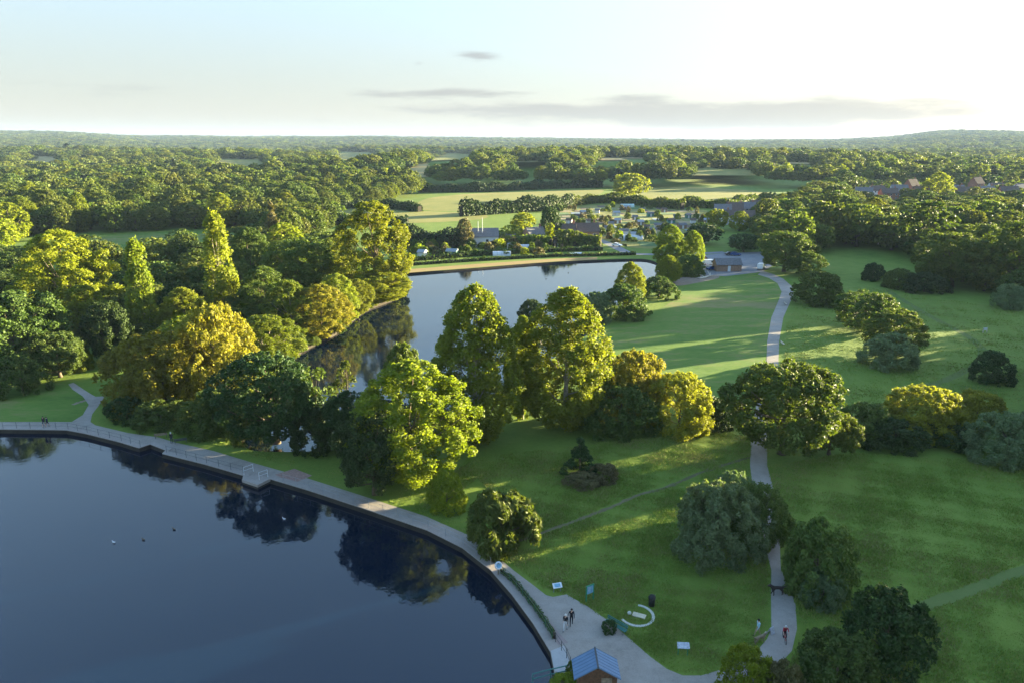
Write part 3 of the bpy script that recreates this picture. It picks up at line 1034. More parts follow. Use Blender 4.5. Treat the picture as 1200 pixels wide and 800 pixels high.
# ================================================================== TREES PLACED ONE BY ONE
# (name, x, foot y, top y, width, kind, leaves, variant, label, category)
T = [
    # round the promenade and the near meadow
    ('maple_tree', 484, 582, 427, 136, 'lime', F_LIME, 0, 'bright yellow-green tree overhanging the promenade in front of the tall poplars', 'tree'),
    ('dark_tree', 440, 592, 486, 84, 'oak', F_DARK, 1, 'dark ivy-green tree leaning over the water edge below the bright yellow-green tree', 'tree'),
    ('poplar_tree', 558, 530, 336, 98, 'poplar', F_POPLAR, 0, 'left one of the two tall golden poplars in the middle of the picture', 'tree'),
    ('poplar_tree', 662, 514, 340, 106, 'poplar', F_POPLAR, 1, 'right one of the two tall golden poplars, next to the orange willow thicket', 'tree'),
    ('poplar_tree', 612, 496, 372, 44, 'poplar', F_POPLAR, 2, 'slim poplar filling the gap between the two tall golden poplars', 'tree'),
    ('willow_tree', 742, 500, 415, 86, 'willow', F_WILLOW, 0, 'orange-tinged willow with a flat top right of the tall poplars', 'tree'),
    ('willow_tree', 795, 512, 440, 84, 'willow', F_WILLOW, 1, 'lower golden willow at the right end of the thicket beside the mown lawn', 'tree'),
    ('willow_tree', 728, 516, 452, 90, 'willow', F_SHRUB, 2, 'dark green willow at the foot of the thicket right of the tall poplars', 'tree'),
    ('shrub', 836, 506, 468, 46, 'shrub', F_DARK, 0, 'dark shrub in the gap between the golden thicket and the oak over the path', 'shrub'),
    ('oak_tree', 914, 548, 428, 122, 'parkoak', F_OAK, 0, 'broad oak spreading right over the footpath with its top lit gold', 'tree'),
    ('oak_tree', 970, 540, 484, 56, 'parkoak', F_OAK, 1, 'small oak joined to the right side of the broad oak over the footpath', 'tree'),
    ('weeping_tree', 588, 652, 581, 76, 'weeping', F_OAK, 0, 'small weeping tree with hanging sprays beside the promenade', 'tree'),
    ('young_tree', 524, 604, 552, 44, 'shrub', F_LIME, 1, 'little light green tree on the grass between promenade and bright yellow-green tree', 'tree'),
    ('conifer_tree', 679, 561, 514, 36, 'conifer', F_DARK, 0, 'small dark conifer standing alone on the grass with brushwood at its foot', 'tree'),
    ('shrub', 706, 568, 545, 40, 'shrub', F_BROWN, 1, 'low brown-green bush right of the lone dark conifer', 'shrub'),
    ('shrub', 682, 574, 556, 40, 'shrub', F_BROWN, 2, 'heap of low brown brushwood at the foot of the lone dark conifer', 'shrub'),
    ('willow_shrub', 836, 668, 570, 100, 'willow', F_SILVER, 0, 'grey-green willow bush left of the footpath, biggest bush of the near meadow', 'shrub'),
    ('willow_shrub', 886, 650, 572, 72, 'willow', F_SHRUB, 1, 'green bush pressed against the right side of the biggest grey-green bush', 'shrub'),
    ('willow_shrub', 856, 620, 556, 58, 'willow', F_SILVER, 2, 'pale feathery top of bush behind the biggest grey-green bush', 'shrub'),
    ('shrub', 952, 704, 612, 84, 'shrub', F_SHRUB, 0, 'dark green bush right of the footpath opposite the biggest grey-green bush', 'shrub'),
    ('shrub', 962, 716, 668, 50, 'shrub', F_SILVER, 1, 'small grey-green bush at the foot of the bush right of the footpath', 'shrub'),
    ('shrub', 1030, 800, 696, 94, 'shrub', F_DARK, 2, 'round dark bush in the bottom right of the near meadow', 'shrub'),
    ('shrub', 976, 822, 746, 90, 'shrub', F_SHRUB, 1, 'mid green bush cut by the bottom edge, left of the round dark bush', 'shrub'),
    ('shrub', 872, 824, 762, 60, 'shrub', F_LIME, 2, 'yellow-green bush at the bottom edge where footpath and plaza meet', 'shrub'),
    ('shrub', 914, 832, 776, 46, 'shrub', F_BROWN, 0, 'brownish bush at the bottom edge beside the yellow-green bush', 'shrub'),
    ('flowering_shrub', 668, 822, 796, 52, 'shrub', F_LIME, 1, 'yellow-leaved shrub in front of the kiosk at the bottom edge', 'shrub'),
    # belt of bushes between the two right-hand meadows
    ('shrub', 1012, 522, 474, 62, 'shrub', F_SHRUB, 1, 'green bush next right of the broad oak in the belt of bushes', 'shrub'),
    ('willow_shrub', 1078, 520, 456, 96, 'willow', F_WILLOW, 0, 'wide willow bush with a pale gold top in the belt across the right meadow', 'shrub'),
    ('willow_shrub', 1140, 508, 460, 66, 'willow', F_WILLOW, 2, 'golden-topped willow bush right of the wide one in the belt', 'shrub'),
    ('shrub', 1046, 532, 494, 66, 'shrub', F_DARK, 2, 'dark low bush at the foot of the wide gold-topped willow bush', 'shrub'),
    ('shrub', 1112, 528, 498, 60, 'shrub', F_DARK, 0, 'dark low bush below the golden-topped willow bush in the belt', 'shrub'),
    ('willow_shrub', 1176, 552, 488, 84, 'willow', F_SILVER, 1, 'silvery willow bush at the right edge of the picture in the belt', 'shrub'),
    ('willow_shrub', 1226, 540, 476, 80, 'willow', F_SILVER, 2, 'silvery bush running out of the picture at the right end of the belt', 'shrub'),
    ('shrub', 1160, 452, 413, 43, 'shrub', F_DARK, 1, 'round dark bush alone on the right-hand meadow', 'shrub'),
    ('oak_tree', 1011, 394, 343, 66, 'oak', F_OAK, 2, 'rear one of the two round trees in the middle of the right-hand meadow', 'tree'),
    ('oak_tree', 1042, 424, 364, 70, 'oak', F_OAK, 0, 'front one of the two round trees in the middle of the right-hand meadow', 'tree'),
    ('shrub', 1040, 436, 392, 58, 'shrub', F_SILVER, 2, 'grey-green bush in front of the two round meadow trees', 'shrub'),
    ('shrub', 958, 360, 320, 58, 'shrub', F_OAK, 0, 'bush beside the bend of the far footpath', 'shrub'),
    ('shrub', 942, 326, 296, 38, 'oak', F_OAK, 1, 'small round tree behind the bush at the footpath bend', 'tree'),
    ('oak_tree', 918, 322, 273, 60, 'oak', F_OAK, 1, 'dark oak between car park and far footpath', 'tree'),
    ('oak_tree', 926, 300, 249, 46, 'oak', F_OAK, 2, 'oak with a lit crown behind the dark oak at the car park', 'tree'),
    ('shrub', 1022, 330, 309, 25, 'shrub', F_DARK, 0, 'little round bush on the far meadow', 'shrub'),
    ('shrub', 1052, 340, 316, 40, 'shrub', F_OAK, 1, 'bush at the left foot of the great dark tree beside the far meadow', 'shrub'),
    ('shrub', 1082, 345, 320, 48, 'shrub', F_DARK, 2, 'dark bush directly in front of the great dark tree beside the far meadow', 'shrub'),
    ('oak_tree', 1113, 342, 275, 88, 'oak', F_OAK, 0, 'great dark tree at the right edge of the far meadow', 'tree'),
    ('shrub', 1181, 364, 334, 36, 'shrub', F_SILVER, 0, 'grey-green bush below the right-hand wood at the picture edge', 'shrub'),
    ('oak_tree', 1186, 345, 262, 72, 'oak', F_OAK, 1, 'tall dark tree right of the great dark tree at the picture edge', 'tree'),
    ('oak_tree', 1150, 318, 264, 62, 'oak', F_OAK, 2, 'lit-topped tree behind the great dark tree on the right', 'tree'),
    ('oak_tree', 1080, 305, 237, 66, 'lime', F_OAK, 0, 'tall tree with a lit right side at the back corner of the far meadow', 'tree'),
    ('oak_tree', 1044, 296, 254, 52, 'oak', F_OAK, 0, 'dark round tree at the back edge of the far meadow', 'tree'),
    ('oak_tree', 1003, 292, 241, 58, 'oak', F_OAK, 1, 'wide tree at the back edge of the far meadow behind the bare pole', 'tree'),
    ('oak_tree', 966, 292, 238, 54, 'oak', F_OAK, 2, 'tree with a lit right shoulder at the back left corner of the far meadow', 'tree'),
    ('poplar_tree', 1097, 236, 203, 34, 'lime', F_LIME, 1, 'pale lit tree rising over the roofs of the far right village', 'tree'),
    # around the far end of the far lake
    ('poplar_tree', 784, 318, 264, 36, 'poplar', F_LIME, 0, 'golden poplar left in the group beside the car park hut', 'tree'),
    ('poplar_tree', 810, 316, 271, 28, 'poplar', F_LIME, 2, 'golden poplar right in the group beside the car park hut', 'tree'),
    ('poplar_tree', 782, 334, 300, 30, 'poplar', F_LIME, 1, 'low golden poplar in front of the group at the end of the lake', 'tree'),
    ('shrub', 805, 325, 299, 36, 'shrub', F_SHRUB, 0, 'green bush at the foot of the golden poplars by the hut', 'shrub'),
    ('poplar_tree', 737, 362, 308, 36, 'poplar', F_LIME, 2, 'single golden tree in front of the end of the far lake', 'tree'),
    ('shrub', 729, 376, 335, 58, 'shrub', F_SHRUB, 1, 'rounded deep green bush on the lake shore at the lawn', 'shrub'),
    ('shrub', 772, 352, 325, 40, 'shrub', F_SHRUB, 2, 'bush on the lake shore right of the rounded deep green bush', 'shrub'),
    ('shrub', 698, 380, 344, 44, 'willow', F_SILVER, 0, 'pale reedy bush on the shore beside the right tall poplar', 'shrub'),
    ('shrub', 622, 380, 352, 30, 'willow', F_DARK, 1, 'dark bush seen through the gap behind the tall poplars', 'shrub'),
    # lake-side thickets left of the middle
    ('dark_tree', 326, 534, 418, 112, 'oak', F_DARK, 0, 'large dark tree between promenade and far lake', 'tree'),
    ('sapling', 372, 520, 424, 40, 'thin', F_OAK, 0, 'thin see-through sapling in front of the far lake right of the large dark tree', 'tree'),
    ('sapling', 410, 505, 424, 30, 'thin', F_OAK, 1, 'second thin sapling against the water, nearer the bright yellow-green tree', 'tree'),
    ('shrub', 376, 534, 478, 62, 'shrub', F_DARK, 1, 'dark bush at the right foot of the large dark tree', 'shrub'),
    ('dark_tree', 414, 540, 462, 62, 'oak', F_DARK, 2, 'dark tree on the shore left of the bright yellow-green tree', 'tree'),
    ('shrub', 475, 470, 405, 50, 'shrub', F_OAK, 2, 'green bush on the shore behind the bright yellow-green tree', 'shrub'),
    ('willow_tree', 196, 486, 394, 122, 'willow', F_WILLOW, 0, 'wide yellow willow behind the left promenade', 'tree'),
    ('willow_tree', 262, 476, 362, 100, 'willow', F_WILLOW, 1, 'yellow-green willow right of the wide yellow willow', 'tree'),
    ('willow_tree', 228, 450, 372, 84, 'lime', F_POPLAR, 2, 'taller yellow-green willow rising behind the wide yellow willow', 'tree'),
    ('willow_tree', 312, 440, 372, 84, 'lime', F_POPLAR, 0, 'yellow willow at the left shore of the far lake', 'tree'),
    ('shrub', 150, 496, 466, 46, 'shrub', F_DARK, 2, 'dark bush at the fork of the left path', 'shrub'),
    ('shrub', 190, 503, 470, 64, 'shrub', F_SHRUB, 0, 'dark green bush in the row behind the left promenade', 'shrub'),
    ('shrub', 252, 515, 460, 72, 'shrub', F_SHRUB, 1, 'tall dull green bush behind the jetty on the left', 'shrub'),
    ('shrub', 292, 519, 478, 56, 'shrub', F_OAK, 2, 'dull green bush touching the left side of the large dark tree', 'shrub'),
    # left shore of the far lake and the wood behind
    ('poplar_tree', 442, 352, 238, 88, 'lime', F_LIME, 0, 'great golden poplar on the far side of the far lake', 'tree'),
    ('shrub', 446, 358, 318, 80, 'lime', F_LIME, 2, 'spreading lower branches of a lit tree at the foot of the great golden poplar', 'tree'),
    ('shrub', 420, 372, 328, 40, 'lime', F_POPLAR, 1, 'lit willow left below the great golden poplar', 'tree'),
    ('willow_tree', 378, 402, 335, 66, 'lime', F_WILLOW, 2, 'golden willow leaning over the left arm of the far lake', 'tree'),
    ('willow_tree', 344, 404, 330, 56, 'lime', F_POPLAR, 0, 'yellow-green willow left of the one leaning over the lake', 'tree'),
    ('willow_tree', 398, 385, 322, 50, 'lime', F_POPLAR, 1, 'yellow-green willow between the leaning willow and the great golden poplar', 'tree'),
    ('broadleaf_tree', 314, 392, 314, 66, 'lime', F_OAK, 1, 'dark broadleaf tree behind the left shore willows', 'tree'),
    ('broadleaf_tree', 352, 350, 283, 84, 'oak', F_OAK, 2, 'dark broad tree left of the great golden poplar', 'tree'),
    ('fastigiate_tree', 175, 414, 286, 31, 'fastigiate', F_POPLAR, 1, 'upright column-like golden tree with a bare trunk on the left', 'tree'),
    ('fastigiate_tree', 264, 384, 254, 34, 'fastigiate', F_POPLAR, 1, 'tallest column-like tree with a golden right side on the left', 'tree'),
    ('poplar_tree', 84, 388, 272, 104, 'lime', F_LIME, 1, 'big bright tree with billowing yellow crown on the left', 'tree'),
    ('poplar_tree', 104, 400, 336, 54, 'lime', F_LIME, 0, 'lower yellow-green tree in front of the big bright billowing tree', 'tree'),
    ('oak_tree', 26, 446, 344, 104, 'oak', F_SHRUB, 0, 'oak with a lit shoulder behind the left lawn', 'tree'),
    ('oak_tree', 72, 448, 392, 62, 'oak', F_SHRUB, 1, 'smaller lit tree right of the oak behind the left lawn', 'tree'),
    ('shrub', 28, 466, 416, 52, 'shrub', F_SHRUB, 2, 'dull green bush at the back of the left lawn', 'shrub'),
    ('shrub', 92, 436, 402, 34, 'shrub', F_LIME, 0, 'light bush where the left lawn runs into the wood', 'shrub'),
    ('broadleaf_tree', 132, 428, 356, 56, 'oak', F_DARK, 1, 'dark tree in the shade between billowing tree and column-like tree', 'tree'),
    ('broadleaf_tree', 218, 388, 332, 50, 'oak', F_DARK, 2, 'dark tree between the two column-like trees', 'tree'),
    ('broadleaf_tree', 228, 330, 284, 40, 'oak', F_DARK, 0, 'dark bushy tree left behind the tallest column-like tree', 'tree'),
    ('broadleaf_tree', 297, 345, 268, 48, 'lime', F_SHRUB, 2, 'green tree right behind the tallest column-like tree', 'tree'),
    ('conifer_tree', 322, 300, 240, 26, 'conifer', F_BROWN, 0, 'brownish pointed conifer above the left wood', 'tree'),
    ('poplar_tree', 334, 305, 262, 42, 'lime', F_LIME, 2, 'bright tree right of the brownish pointed conifer', 'tree'),
    ('poplar_tree', 16, 285, 238, 44, 'lime', F_LIME, 0, 'bright tree at the left edge in front of the great wood', 'tree'),
    ('oak_tree', -10, 300, 250, 50, 'lime', F_LIME, 1, 'bright tree cut by the left edge of the picture above the field', 'tree'),
    ('oak_tree', 5, 350, 318, 60, 'oak', F_SHRUB, 2, 'dull green tree at the left edge of the picture above the lit oak', 'tree'),
    ('oak_tree', 20, 330, 290, 62, 'oak', F_SHRUB, 0, 'bush-like tree left of the big bright billowing tree', 'tree'),
    # middle distance
    ('oak_tree', 736, 233, 204, 38, 'oak', F_POPLAR, 0, 'round golden oak in the hedge between the middle fields', 'tree'),
    ('broadleaf_tree', 644, 282, 243, 24, 'oak', F_DARK, 2, 'dark tree left of the cottage roofs by the allotments', 'tree'),
    ('broadleaf_tree', 612, 272, 250, 28, 'oak', F_LIME, 0, 'lit round tree between the white pavilion and the brown roof', 'tree'),
    ('broadleaf_tree', 600, 284, 264, 26, 'lime', F_LIME, 1, 'green tree right of the white pavilion', 'tree'),
    ('fastigiate_tree', 644, 286, 262, 11, 'fastigiate', F_LIME, 0, 'little golden column-like tree before the cottage roofs', 'tree'),
    ('broadleaf_tree', 821, 288, 262, 40, 'oak', F_DARK, 0, 'dark tree between allotments and car park', 'tree'),
    ('broadleaf_tree', 871, 297, 275, 36, 'oak', F_DARK, 1, 'dark tree on the back edge of the car park', 'tree'),
    ('broadleaf_tree', 840, 270, 246, 24, 'oak', F_LIME, 2, 'lit green tree left of the terrace of houses', 'tree'),
    ('broadleaf_tree', 866, 272, 248, 24, 'lime', F_LIME, 0, 'lit tree in front of the terrace of houses', 'tree'),
]
for (nm, x, yb, yt, wpx, kind, mat, var, lab, cat) in T:
    plant_px(nm if cat != 'tree' or nm != 'shrub' else 'small_tree', x, yb, yt, wpx, kind, mat, lab, cat, None, var, 0 if yb > 315 else 1, bark=BARK_PALE if mat in (F_POPLAR,) else BARK)

shore = smooth_line([at(x, y) for x, y in ((474, 332), (468, 346), (448, 356), (424, 366), (396, 390), (354, 412), (326, 434), (302, 470), (286, 506))], 3)
for i, p in enumerate(shore):
    if i in (6, 13):
        continue
    q = p + Vector((-1.6, .4, 0))
    plant('waterside_bush', q, random.Random(i).uniform(2.0, 4.2), random.Random(i + 50).uniform(4.5, 7.0), 'shrub', (F_SHRUB, F_LIME, F_OAK)[i % 3], f"low {('mid green', 'yellow-green', 'dark green')[i % 3]} waterside bush, left shore of the far lake {'below the great golden poplar' if i < 9 else 'under the leaning willow' if i < 16 else 'behind the large dark tree'}", 'bush', 'bushes along the left shore of the far lake', i % 3, 0)

# ================================================================== HEDGES
hedge([at(470, 289), at(512, 291), at(543, 290)], 7.5, 5, F_CONIFER, 'tall dark clipped conifer hedge left of the white pavilion', dens=5, leaf=.7)
plant_px('hedge_end_tree', 546, 291, 257, 18, 'oak', F_BROWN, 'rusty lit tree at the right end of the tall dark hedge', lod=1)
hedge([at(474, 307), at(560, 300), at(640, 295.5), at(706, 294)], 1.9, 2.0, F_SHRUB, 'long low hedge behind the far lake, upper one of the two', dens=5, leaf=.5)
hedge([at(472, 312), at(560, 306), at(650, 301), at(745, 299)], 1.3, 1.6, F_SHRUB, 'long low hedge behind the far lake, lower one along the bank', dens=5, leaf=.45)
for i, (pts, hh, lab) in enumerate((
        (((490, 226), (560, 225.5), (640, 222), (705, 220)), 7, 'field hedge along the back of the middle field'),
        (((385, 246), (440, 243), (492, 248.5)), 5, 'field hedge at the left end of the middle field'),
        (((540, 254), (580, 251), (640, 247), (668, 243)), 8, 'dark high hedge between the middle field and the pavilion'),
        (((382, 264), (440, 264), (478, 264)), 5, 'hedge behind the great golden poplar'),
        (((664, 242), (700, 238), (730, 239), (800, 246)), 6, 'thick hedge between the allotments and the right field'),
        (((800, 243), (850, 245), (905, 236)), 6, 'field hedge in front of the terrace of houses'),
        (((650, 290), (680, 288), (704, 289)), 5.5, 'dark garden hedge in front of the cottage'),
        (((566, 283), (600, 285), (646, 289)), 4.0, 'garden hedge along the lakeside plots'))):
    hedge([at(*p) for p in pts], hh, 6, F_DARK if i in (0, 1, 2, 3) else F_OAK, lab, name='hedge', dens=2.6, leaf=1.1)  # high hedge by the pavilion: its shaded side is put into the darker leaf colour

# ================================================================== WOODS
RS = NPR(11)
WOODS = {
    'left': [(-160, 290), (-40, 286), (0, 280), (60, 277), (130, 273), (270, 267), (300, 272), (345, 290), (392, 268), (384, 246), (440, 240), (486, 232), (500, 214), (-160, 214)],
    'shore': [(-200, 345), (0, 332), (130, 316), (200, 304), (290, 283), (345, 292), (405, 285), (420, 318), (412, 340), (380, 372), (300, 410), (150, 440), (105, 425), (0, 440), (-200, 440)],
    'right': [(888, 252), (880, 292), (945, 296), (1000, 292), (1060, 296), (1085, 315), (1130, 345), (1180, 350), (1330, 366), (1500, 372), (1500, 221), (1230, 221), (1000, 221)],
    'screen': [(1330, 372), (1330, 400), (1262, 420), (1270, 470), (1300, 520), (1330, 600), (1430, 760), (1900, 1000), (2600, 1000), (1700, 380)],
}
BLOCK = MID_FIELDS + [ALLOT_PX, LAWN_PX, [(460, 330), (470, 284), (560, 282), (640, 282), (760, 286), (800, 300), (790, 330)],
                      [(800, 325), (812, 292), (905, 290), (912, 322)], [(545, 284), (548, 262), (700, 262), (700, 284)], [(835, 258), (905, 252), (905, 238), (845, 240)],
                      [(0, 0), (1, 0), (1, 1)]]


def clear_of(x, y, px, py, pad=0.0):
    for b in BLOCK:
        if inpoly([px], [py], b)[0]:
            return False
    return True


VILL_XY = np.array([at(x_, y_)[:2] for x_, y_ in ((1011, 235), (1026, 233), (1040, 236), (1052, 232), (1066, 231), (1078, 234), (1118, 232), (1130, 234), (1142, 228), (1154, 233), (1166, 229), (1180, 233), (1194, 230))])
cand = []
r = 130.0
while r < 9000:
    s = float(np.clip(9.6 + (r - 300) * .0062, 9.0, 70))
    half = 0.82 if r > 300 else 0.95
    na_ = int(2 * half * r / s)
    a_ = -half + (np.arange(na_) + RS.uniform(0, 1, na_)) * 2 * half / na_
    rad = r + RS.uniform(-.45, .45, na_) * s
    for ang, q in zip(a_, rad):
        cand.append((q * math.sin(ang), q * math.cos(ang), q, s))
    r += s
cand = np.array(cand)
cx, cy, cr_, cs = cand.T
cz = land(cx, cy)
cpx, cpy = proj(cx, cy, np.full(len(cx), G))
ok = np.zeros(len(cx), int)
region = np.zeros(len(cx), int)
for i, k in enumerate(('left', 'shore', 'right', 'screen')):
    m = inpoly(cpx, cpy, WOODS[k]) & (region == 0)
    region[m] = i + 1
far = (cpy < 221) & (region == 0)
# gaps: small clearings and lanes in the far woods
gap = np.sin(cx / 97 + 1.7) * np.sin(cy / 210 + .6) + .5 * np.sin(cx / 41 + cy / 67)
far &= ~((gap > 1.12) & (cr_ > 700))
region[far] = 5
for b in BLOCK:
    region[inpoly(cpx, cpy, b)] = 0
for poly, _ in FAR_FIELDS:
    c = np.array([p for p in poly], float)
    fpx, fpy = proj(cx, cy, cz)
    region[inpoly(fpx, fpy, [(a, b + (14.0 if b > c[:, 1].mean() else 0)) for a, b in poly])] = 0
tr_ = np.array(TREES)
sel = np.nonzero(region)[0]
order = sel[np.argsort(cr_[sel])]
SPEC = {1: [('oak', F_OAK, 'oak'), ('oak', F_MIX, 'oak'), ('lime', F_MIX, 'lime'), ('lime', F_SHRUB, 'lime'), ('oak', F_SHRUB, 'oak'), ('poplar', F_POPLAR, 'poplar')]}
SHAPE = {'oak': 'round-crowned', 'lime': 'oval-crowned', 'poplar': 'poplar-like'}
TINT = {'oak_leaves': 'dark green', 'woodland_leaves': 'olive', 'shrub_leaves': 'mid green', 'poplar_leaves': 'yellow-green'}
PLACE = {1: 'great wood', 2: 'shady wood', 3: 'right-hand wood'}
MARK = {1: [(45, 'at the left picture edge'), (130, 'over the big billowing tree'), (215, 'over the bare-trunked column tree'), (292, 'over the tallest column tree'), (365, 'near the brownish conifer'), (9999, 'near the middle fields')],
        2: [(50, 'above the oak at the left lawn'), (130, 'under the big billowing tree'), (215, 'beside the bare-trunked column tree'), (290, 'beside the tallest column tree'), (350, 'behind the left shore willows'), (9999, 'by the great golden poplar')],
        3: [(950, 'by the car park'), (1015, 'behind the bare pole'), (1075, 'at the meadow back corner'), (1130, 'over the great dark tree'), (1175, 'right of the great dark tree'), (9999, 'at the right picture edge')]}
ROWS = {1: [(285, 'front edge'), (330, 'second rank'), (380, 'third rank'), (440, 'fourth rank'), (1e9, 'far ranks')], 2: [(160, 'front edge'), (185, 'second rank'), (210, 'third rank'), (1e9, 'back')], 3: [(250, 'front edge'), (290, 'second rank'), (340, 'third rank'), (1e9, 'back')]}


def auto_label(g, kind, mat, H, px, rr_):
    size = 'tall' if H > {'oak': 11.8, 'lime': 14, 'poplar': 17}[kind] * (.68 if g == 2 else .92 if g == 3 else 1) else 'low'
    mark = next(t for lim, t in MARK[g] if px < lim)
    row = next(t for lim, t in ROWS[g] if rr_ < lim)
    return f'{size} {TINT[mat.name]} {SHAPE[kind]} tree, {row}, {PLACE[g]} {mark}'


GROUPN = {1: 'left-hand great wood', 2: 'shady wood behind the left lawn', 3: 'dark wood on the right', 5: 'belt behind the middle fields'}
quota = {1: 90, 2: 46, 3: 60, 5: 0}
used = {1: 0, 2: 0, 3: 0, 5: 0}
STUFF = []
for i in order:
    g = int(region[i])
    x, y, rr_ = cx[i], cy[i], cr_[i]
    d = np.hypot(tr_[:, 0] - x, tr_[:, 1] - y)
    if (d < tr_[:, 2] * .62 + 1.5).any():
        continue
    if g == 2 and RS.rand() < .42:
        continue
    sp = SPEC[1][RS.choice(6, p=[.28, .24, .2, .13, .1, .05])]
    kind, mat, word = sp
    s = cs[i]
    big = RS.uniform(.85, 1.35)
    W = max(10.5, s * 1.2) * big
    H = {'oak': 11.5, 'lime': 14, 'poplar': 17}[kind] * RS.uniform(.8, 1.15)
    if g == 4:
        yb_ = y - .45 * x           # where the sun's ray through here comes down beside the lake
        lo_ = .145 * x + (6.0 if yb_ < 60 else -4.5 if yb_ < 71 else -5.5 if yb_ < 94 else -2.5)
        H = float(np.clip(lo_ + RS.uniform(-1.0, 1.0), 3.5, 18))
        W = max(12.5, H * .9) if yb_ < 60 or yb_ > 94 else min(W, H * 1.15)
    if g == 2:
        H *= .68
        W *= .9
    if g == 3:
        H *= .92
    H *= RS.uniform(.75, 1.12) if g == 3 else 1
    if 990 < cpx[i] < 1260 and 221 <= cpy[i] < 262 and g == 3:
        if (np.hypot(VILL_XY[:, 0] - x, VILL_XY[:, 1] - y) < 11).any() or RS.rand() < .3:
            continue
        H, W = H * .68, W * .85
    if rr_ > 620:
        H = min(H, 15) * RS.uniform(.6, 1.3)
        if RS.rand() < .12:
            continue
    inframe = -30 < cpx[i] < 1230
    if g in quota and used[g] < quota[g] and inframe and g != 4:
        used[g] += 1
        plant({'oak': 'oak_tree', 'lime': 'lime_tree', 'poplar': 'poplar_tree'}[word], Vector((x, y, float(cz[i]))), H, W, kind, mat, auto_label(g, kind, mat, H, cpx[i], rr_), 'tree', f"trees of the {GROUPN[g]}", int(RS.randint(3)), 0 if rr_ < 200 else 1)
    else:
        STUFF.append((x, y, float(cz[i]), H, W, rr_, RS.randint(1 << 30)))
print('trees', len(TREES), used, 'stuff', len(STUFF))


def scatter(name, pts, sources, parent_label=None):
    """one object that instances its sources on its own points"""
    me = bpy.data.meshes.new(name)
    n = len(pts)
    me.vertices.add(n)
    P = np.array([p[:3] for p in pts], np.float32)
    me.vertices.foreach_set('co', P.ravel())
    sc = np.array([p[3] for p in pts], np.float32)
    a = me.attributes.new('tree_scale', 'FLOAT_VECTOR', 'POINT')
    a.data.foreach_set('vector', sc.ravel())
    a = me.attributes.new('turn', 'FLOAT', 'POINT')
    a.data.foreach_set('value', np.array([p[4] for p in pts], np.float32))
    a = me.attributes.new('pick', 'INT', 'POINT')
    a.data.foreach_set('value', np.array([p[5] for p in pts], np.int32))
    o = bpy.data.objects.new(name, me)
    COL.objects.link(o)
    ng = bpy.data.node_groups.new(name, 'GeometryNodeTree')
    ng.interface.new_socket('Geometry', in_out='INPUT', socket_type='NodeSocketGeometry')
    ng.interface.new_socket('Geometry', in_out='OUTPUT', socket_type='NodeSocketGeometry')
    gi, go = ng.nodes.new('NodeGroupInput'), ng.nodes.new('NodeGroupOutput')
    m2p = ng.nodes.new('GeometryNodeMeshToPoints')
    ng.links.new(gi.outputs[0], m2p.inputs['Mesh'])
    join = ng.nodes.new('GeometryNodeJoinGeometry')

    def attr(nm, typ):
        q = ng.nodes.new('GeometryNodeInputNamedAttribute')
        q.data_type = typ
        q.inputs['Name'].default_value = nm
        return q.outputs[0]
    tr = attr('turn', 'FLOAT')
    cb = ng.nodes.new('ShaderNodeCombineXYZ')
    ng.links.new(tr, cb.inputs[2])
    pick = attr('pick', 'INT')
    scl = attr('tree_scale', 'FLOAT_VECTOR')
    for k, src in enumerate(sources):
        inf = ng.nodes.new('GeometryNodeObjectInfo')
        inf.inputs['Object'].default_value = src
        inf.inputs['As Instance'].default_value = True
        eq = ng.nodes.new('FunctionNodeCompare')
        eq.data_type = 'INT'
        eq.operation = 'EQUAL'
        ng.links.new(pick, eq.inputs[2])
        eq.inputs[3].default_value = k
        iop = ng.nodes.new('GeometryNodeInstanceOnPoints')
        ng.links.new(m2p.outputs[0], iop.inputs['Points'])
        ng.links.new(eq.outputs[0], iop.inputs['Selection'])
        ng.links.new(inf.outputs['Geometry'], iop.inputs['Instance'])
        ng.links.new(cb.outputs[0], iop.inputs['Rotation'])
        ng.links.new(scl, iop.inputs['Scale'])
        ng.links.new(iop.outputs[0], join.inputs[0])
    ng.links.new(join.outputs[0], go.inputs[0])
    md = o.modifiers.new('scatter', 'NODES')
    md.node_group = ng
    o['kind'] = 'stuff'
    return o


srcs, SRC_KIND = [], []
for kind, var, lod, mat in (('oak', 0, 1, F_OAK), ('oak', 1, 1, F_MIX), ('lime', 2, 1, F_MIX), ('lime', 1, 1, F_SHRUB), ('oak', 2, 1, F_SHRUB), ('poplar', 0, 1, F_POPLAR),
                            ('oak', 0, 2, F_OAK), ('oak', 1, 2, F_MIX), ('lime', 2, 2, F_MIX), ('lime', 1, 2, F_SHRUB), ('oak', 2, 2, F_MIX), ('lime', 0, 2, F_POPLAR), ('poplar', 1, 2, F_MIX), ('conifer', 0, 2, F_CONIFER), ('oak', 1, 2, F_DARK), ('poplar', 2, 2, F_POPLAR)):
    o = bpy.data.objects.new('woodland_tree_source', crown_for(kind, var, lod, mat))   # never linked to the scene: only read by the scatter
    srcs.append(o)
    SRC_KIND.append(kind)
pts = []
for (x, y, z, H, W, rr_, sd) in STUFF:
    q = random.Random(sd)
    k = q.choices(range(6), (28, 25, 20, 13, 10, 4))[0] if rr_ <= 620 else 6 + q.choices(range(10), (20, 20, 16, 10, 10, 6, 6, 4, 8, 4))[0]
    H0, W0 = KINDS[SRC_KIND[k]][:2]
    pts.append((x, y, z, (W / W0, W / W0, H / H0), q.uniform(0, 6.28), k))
wood = scatter('distant_woodland', pts, srcs)
tag(wood, 'countless tree crowns of the woods stretching to the hills', None)

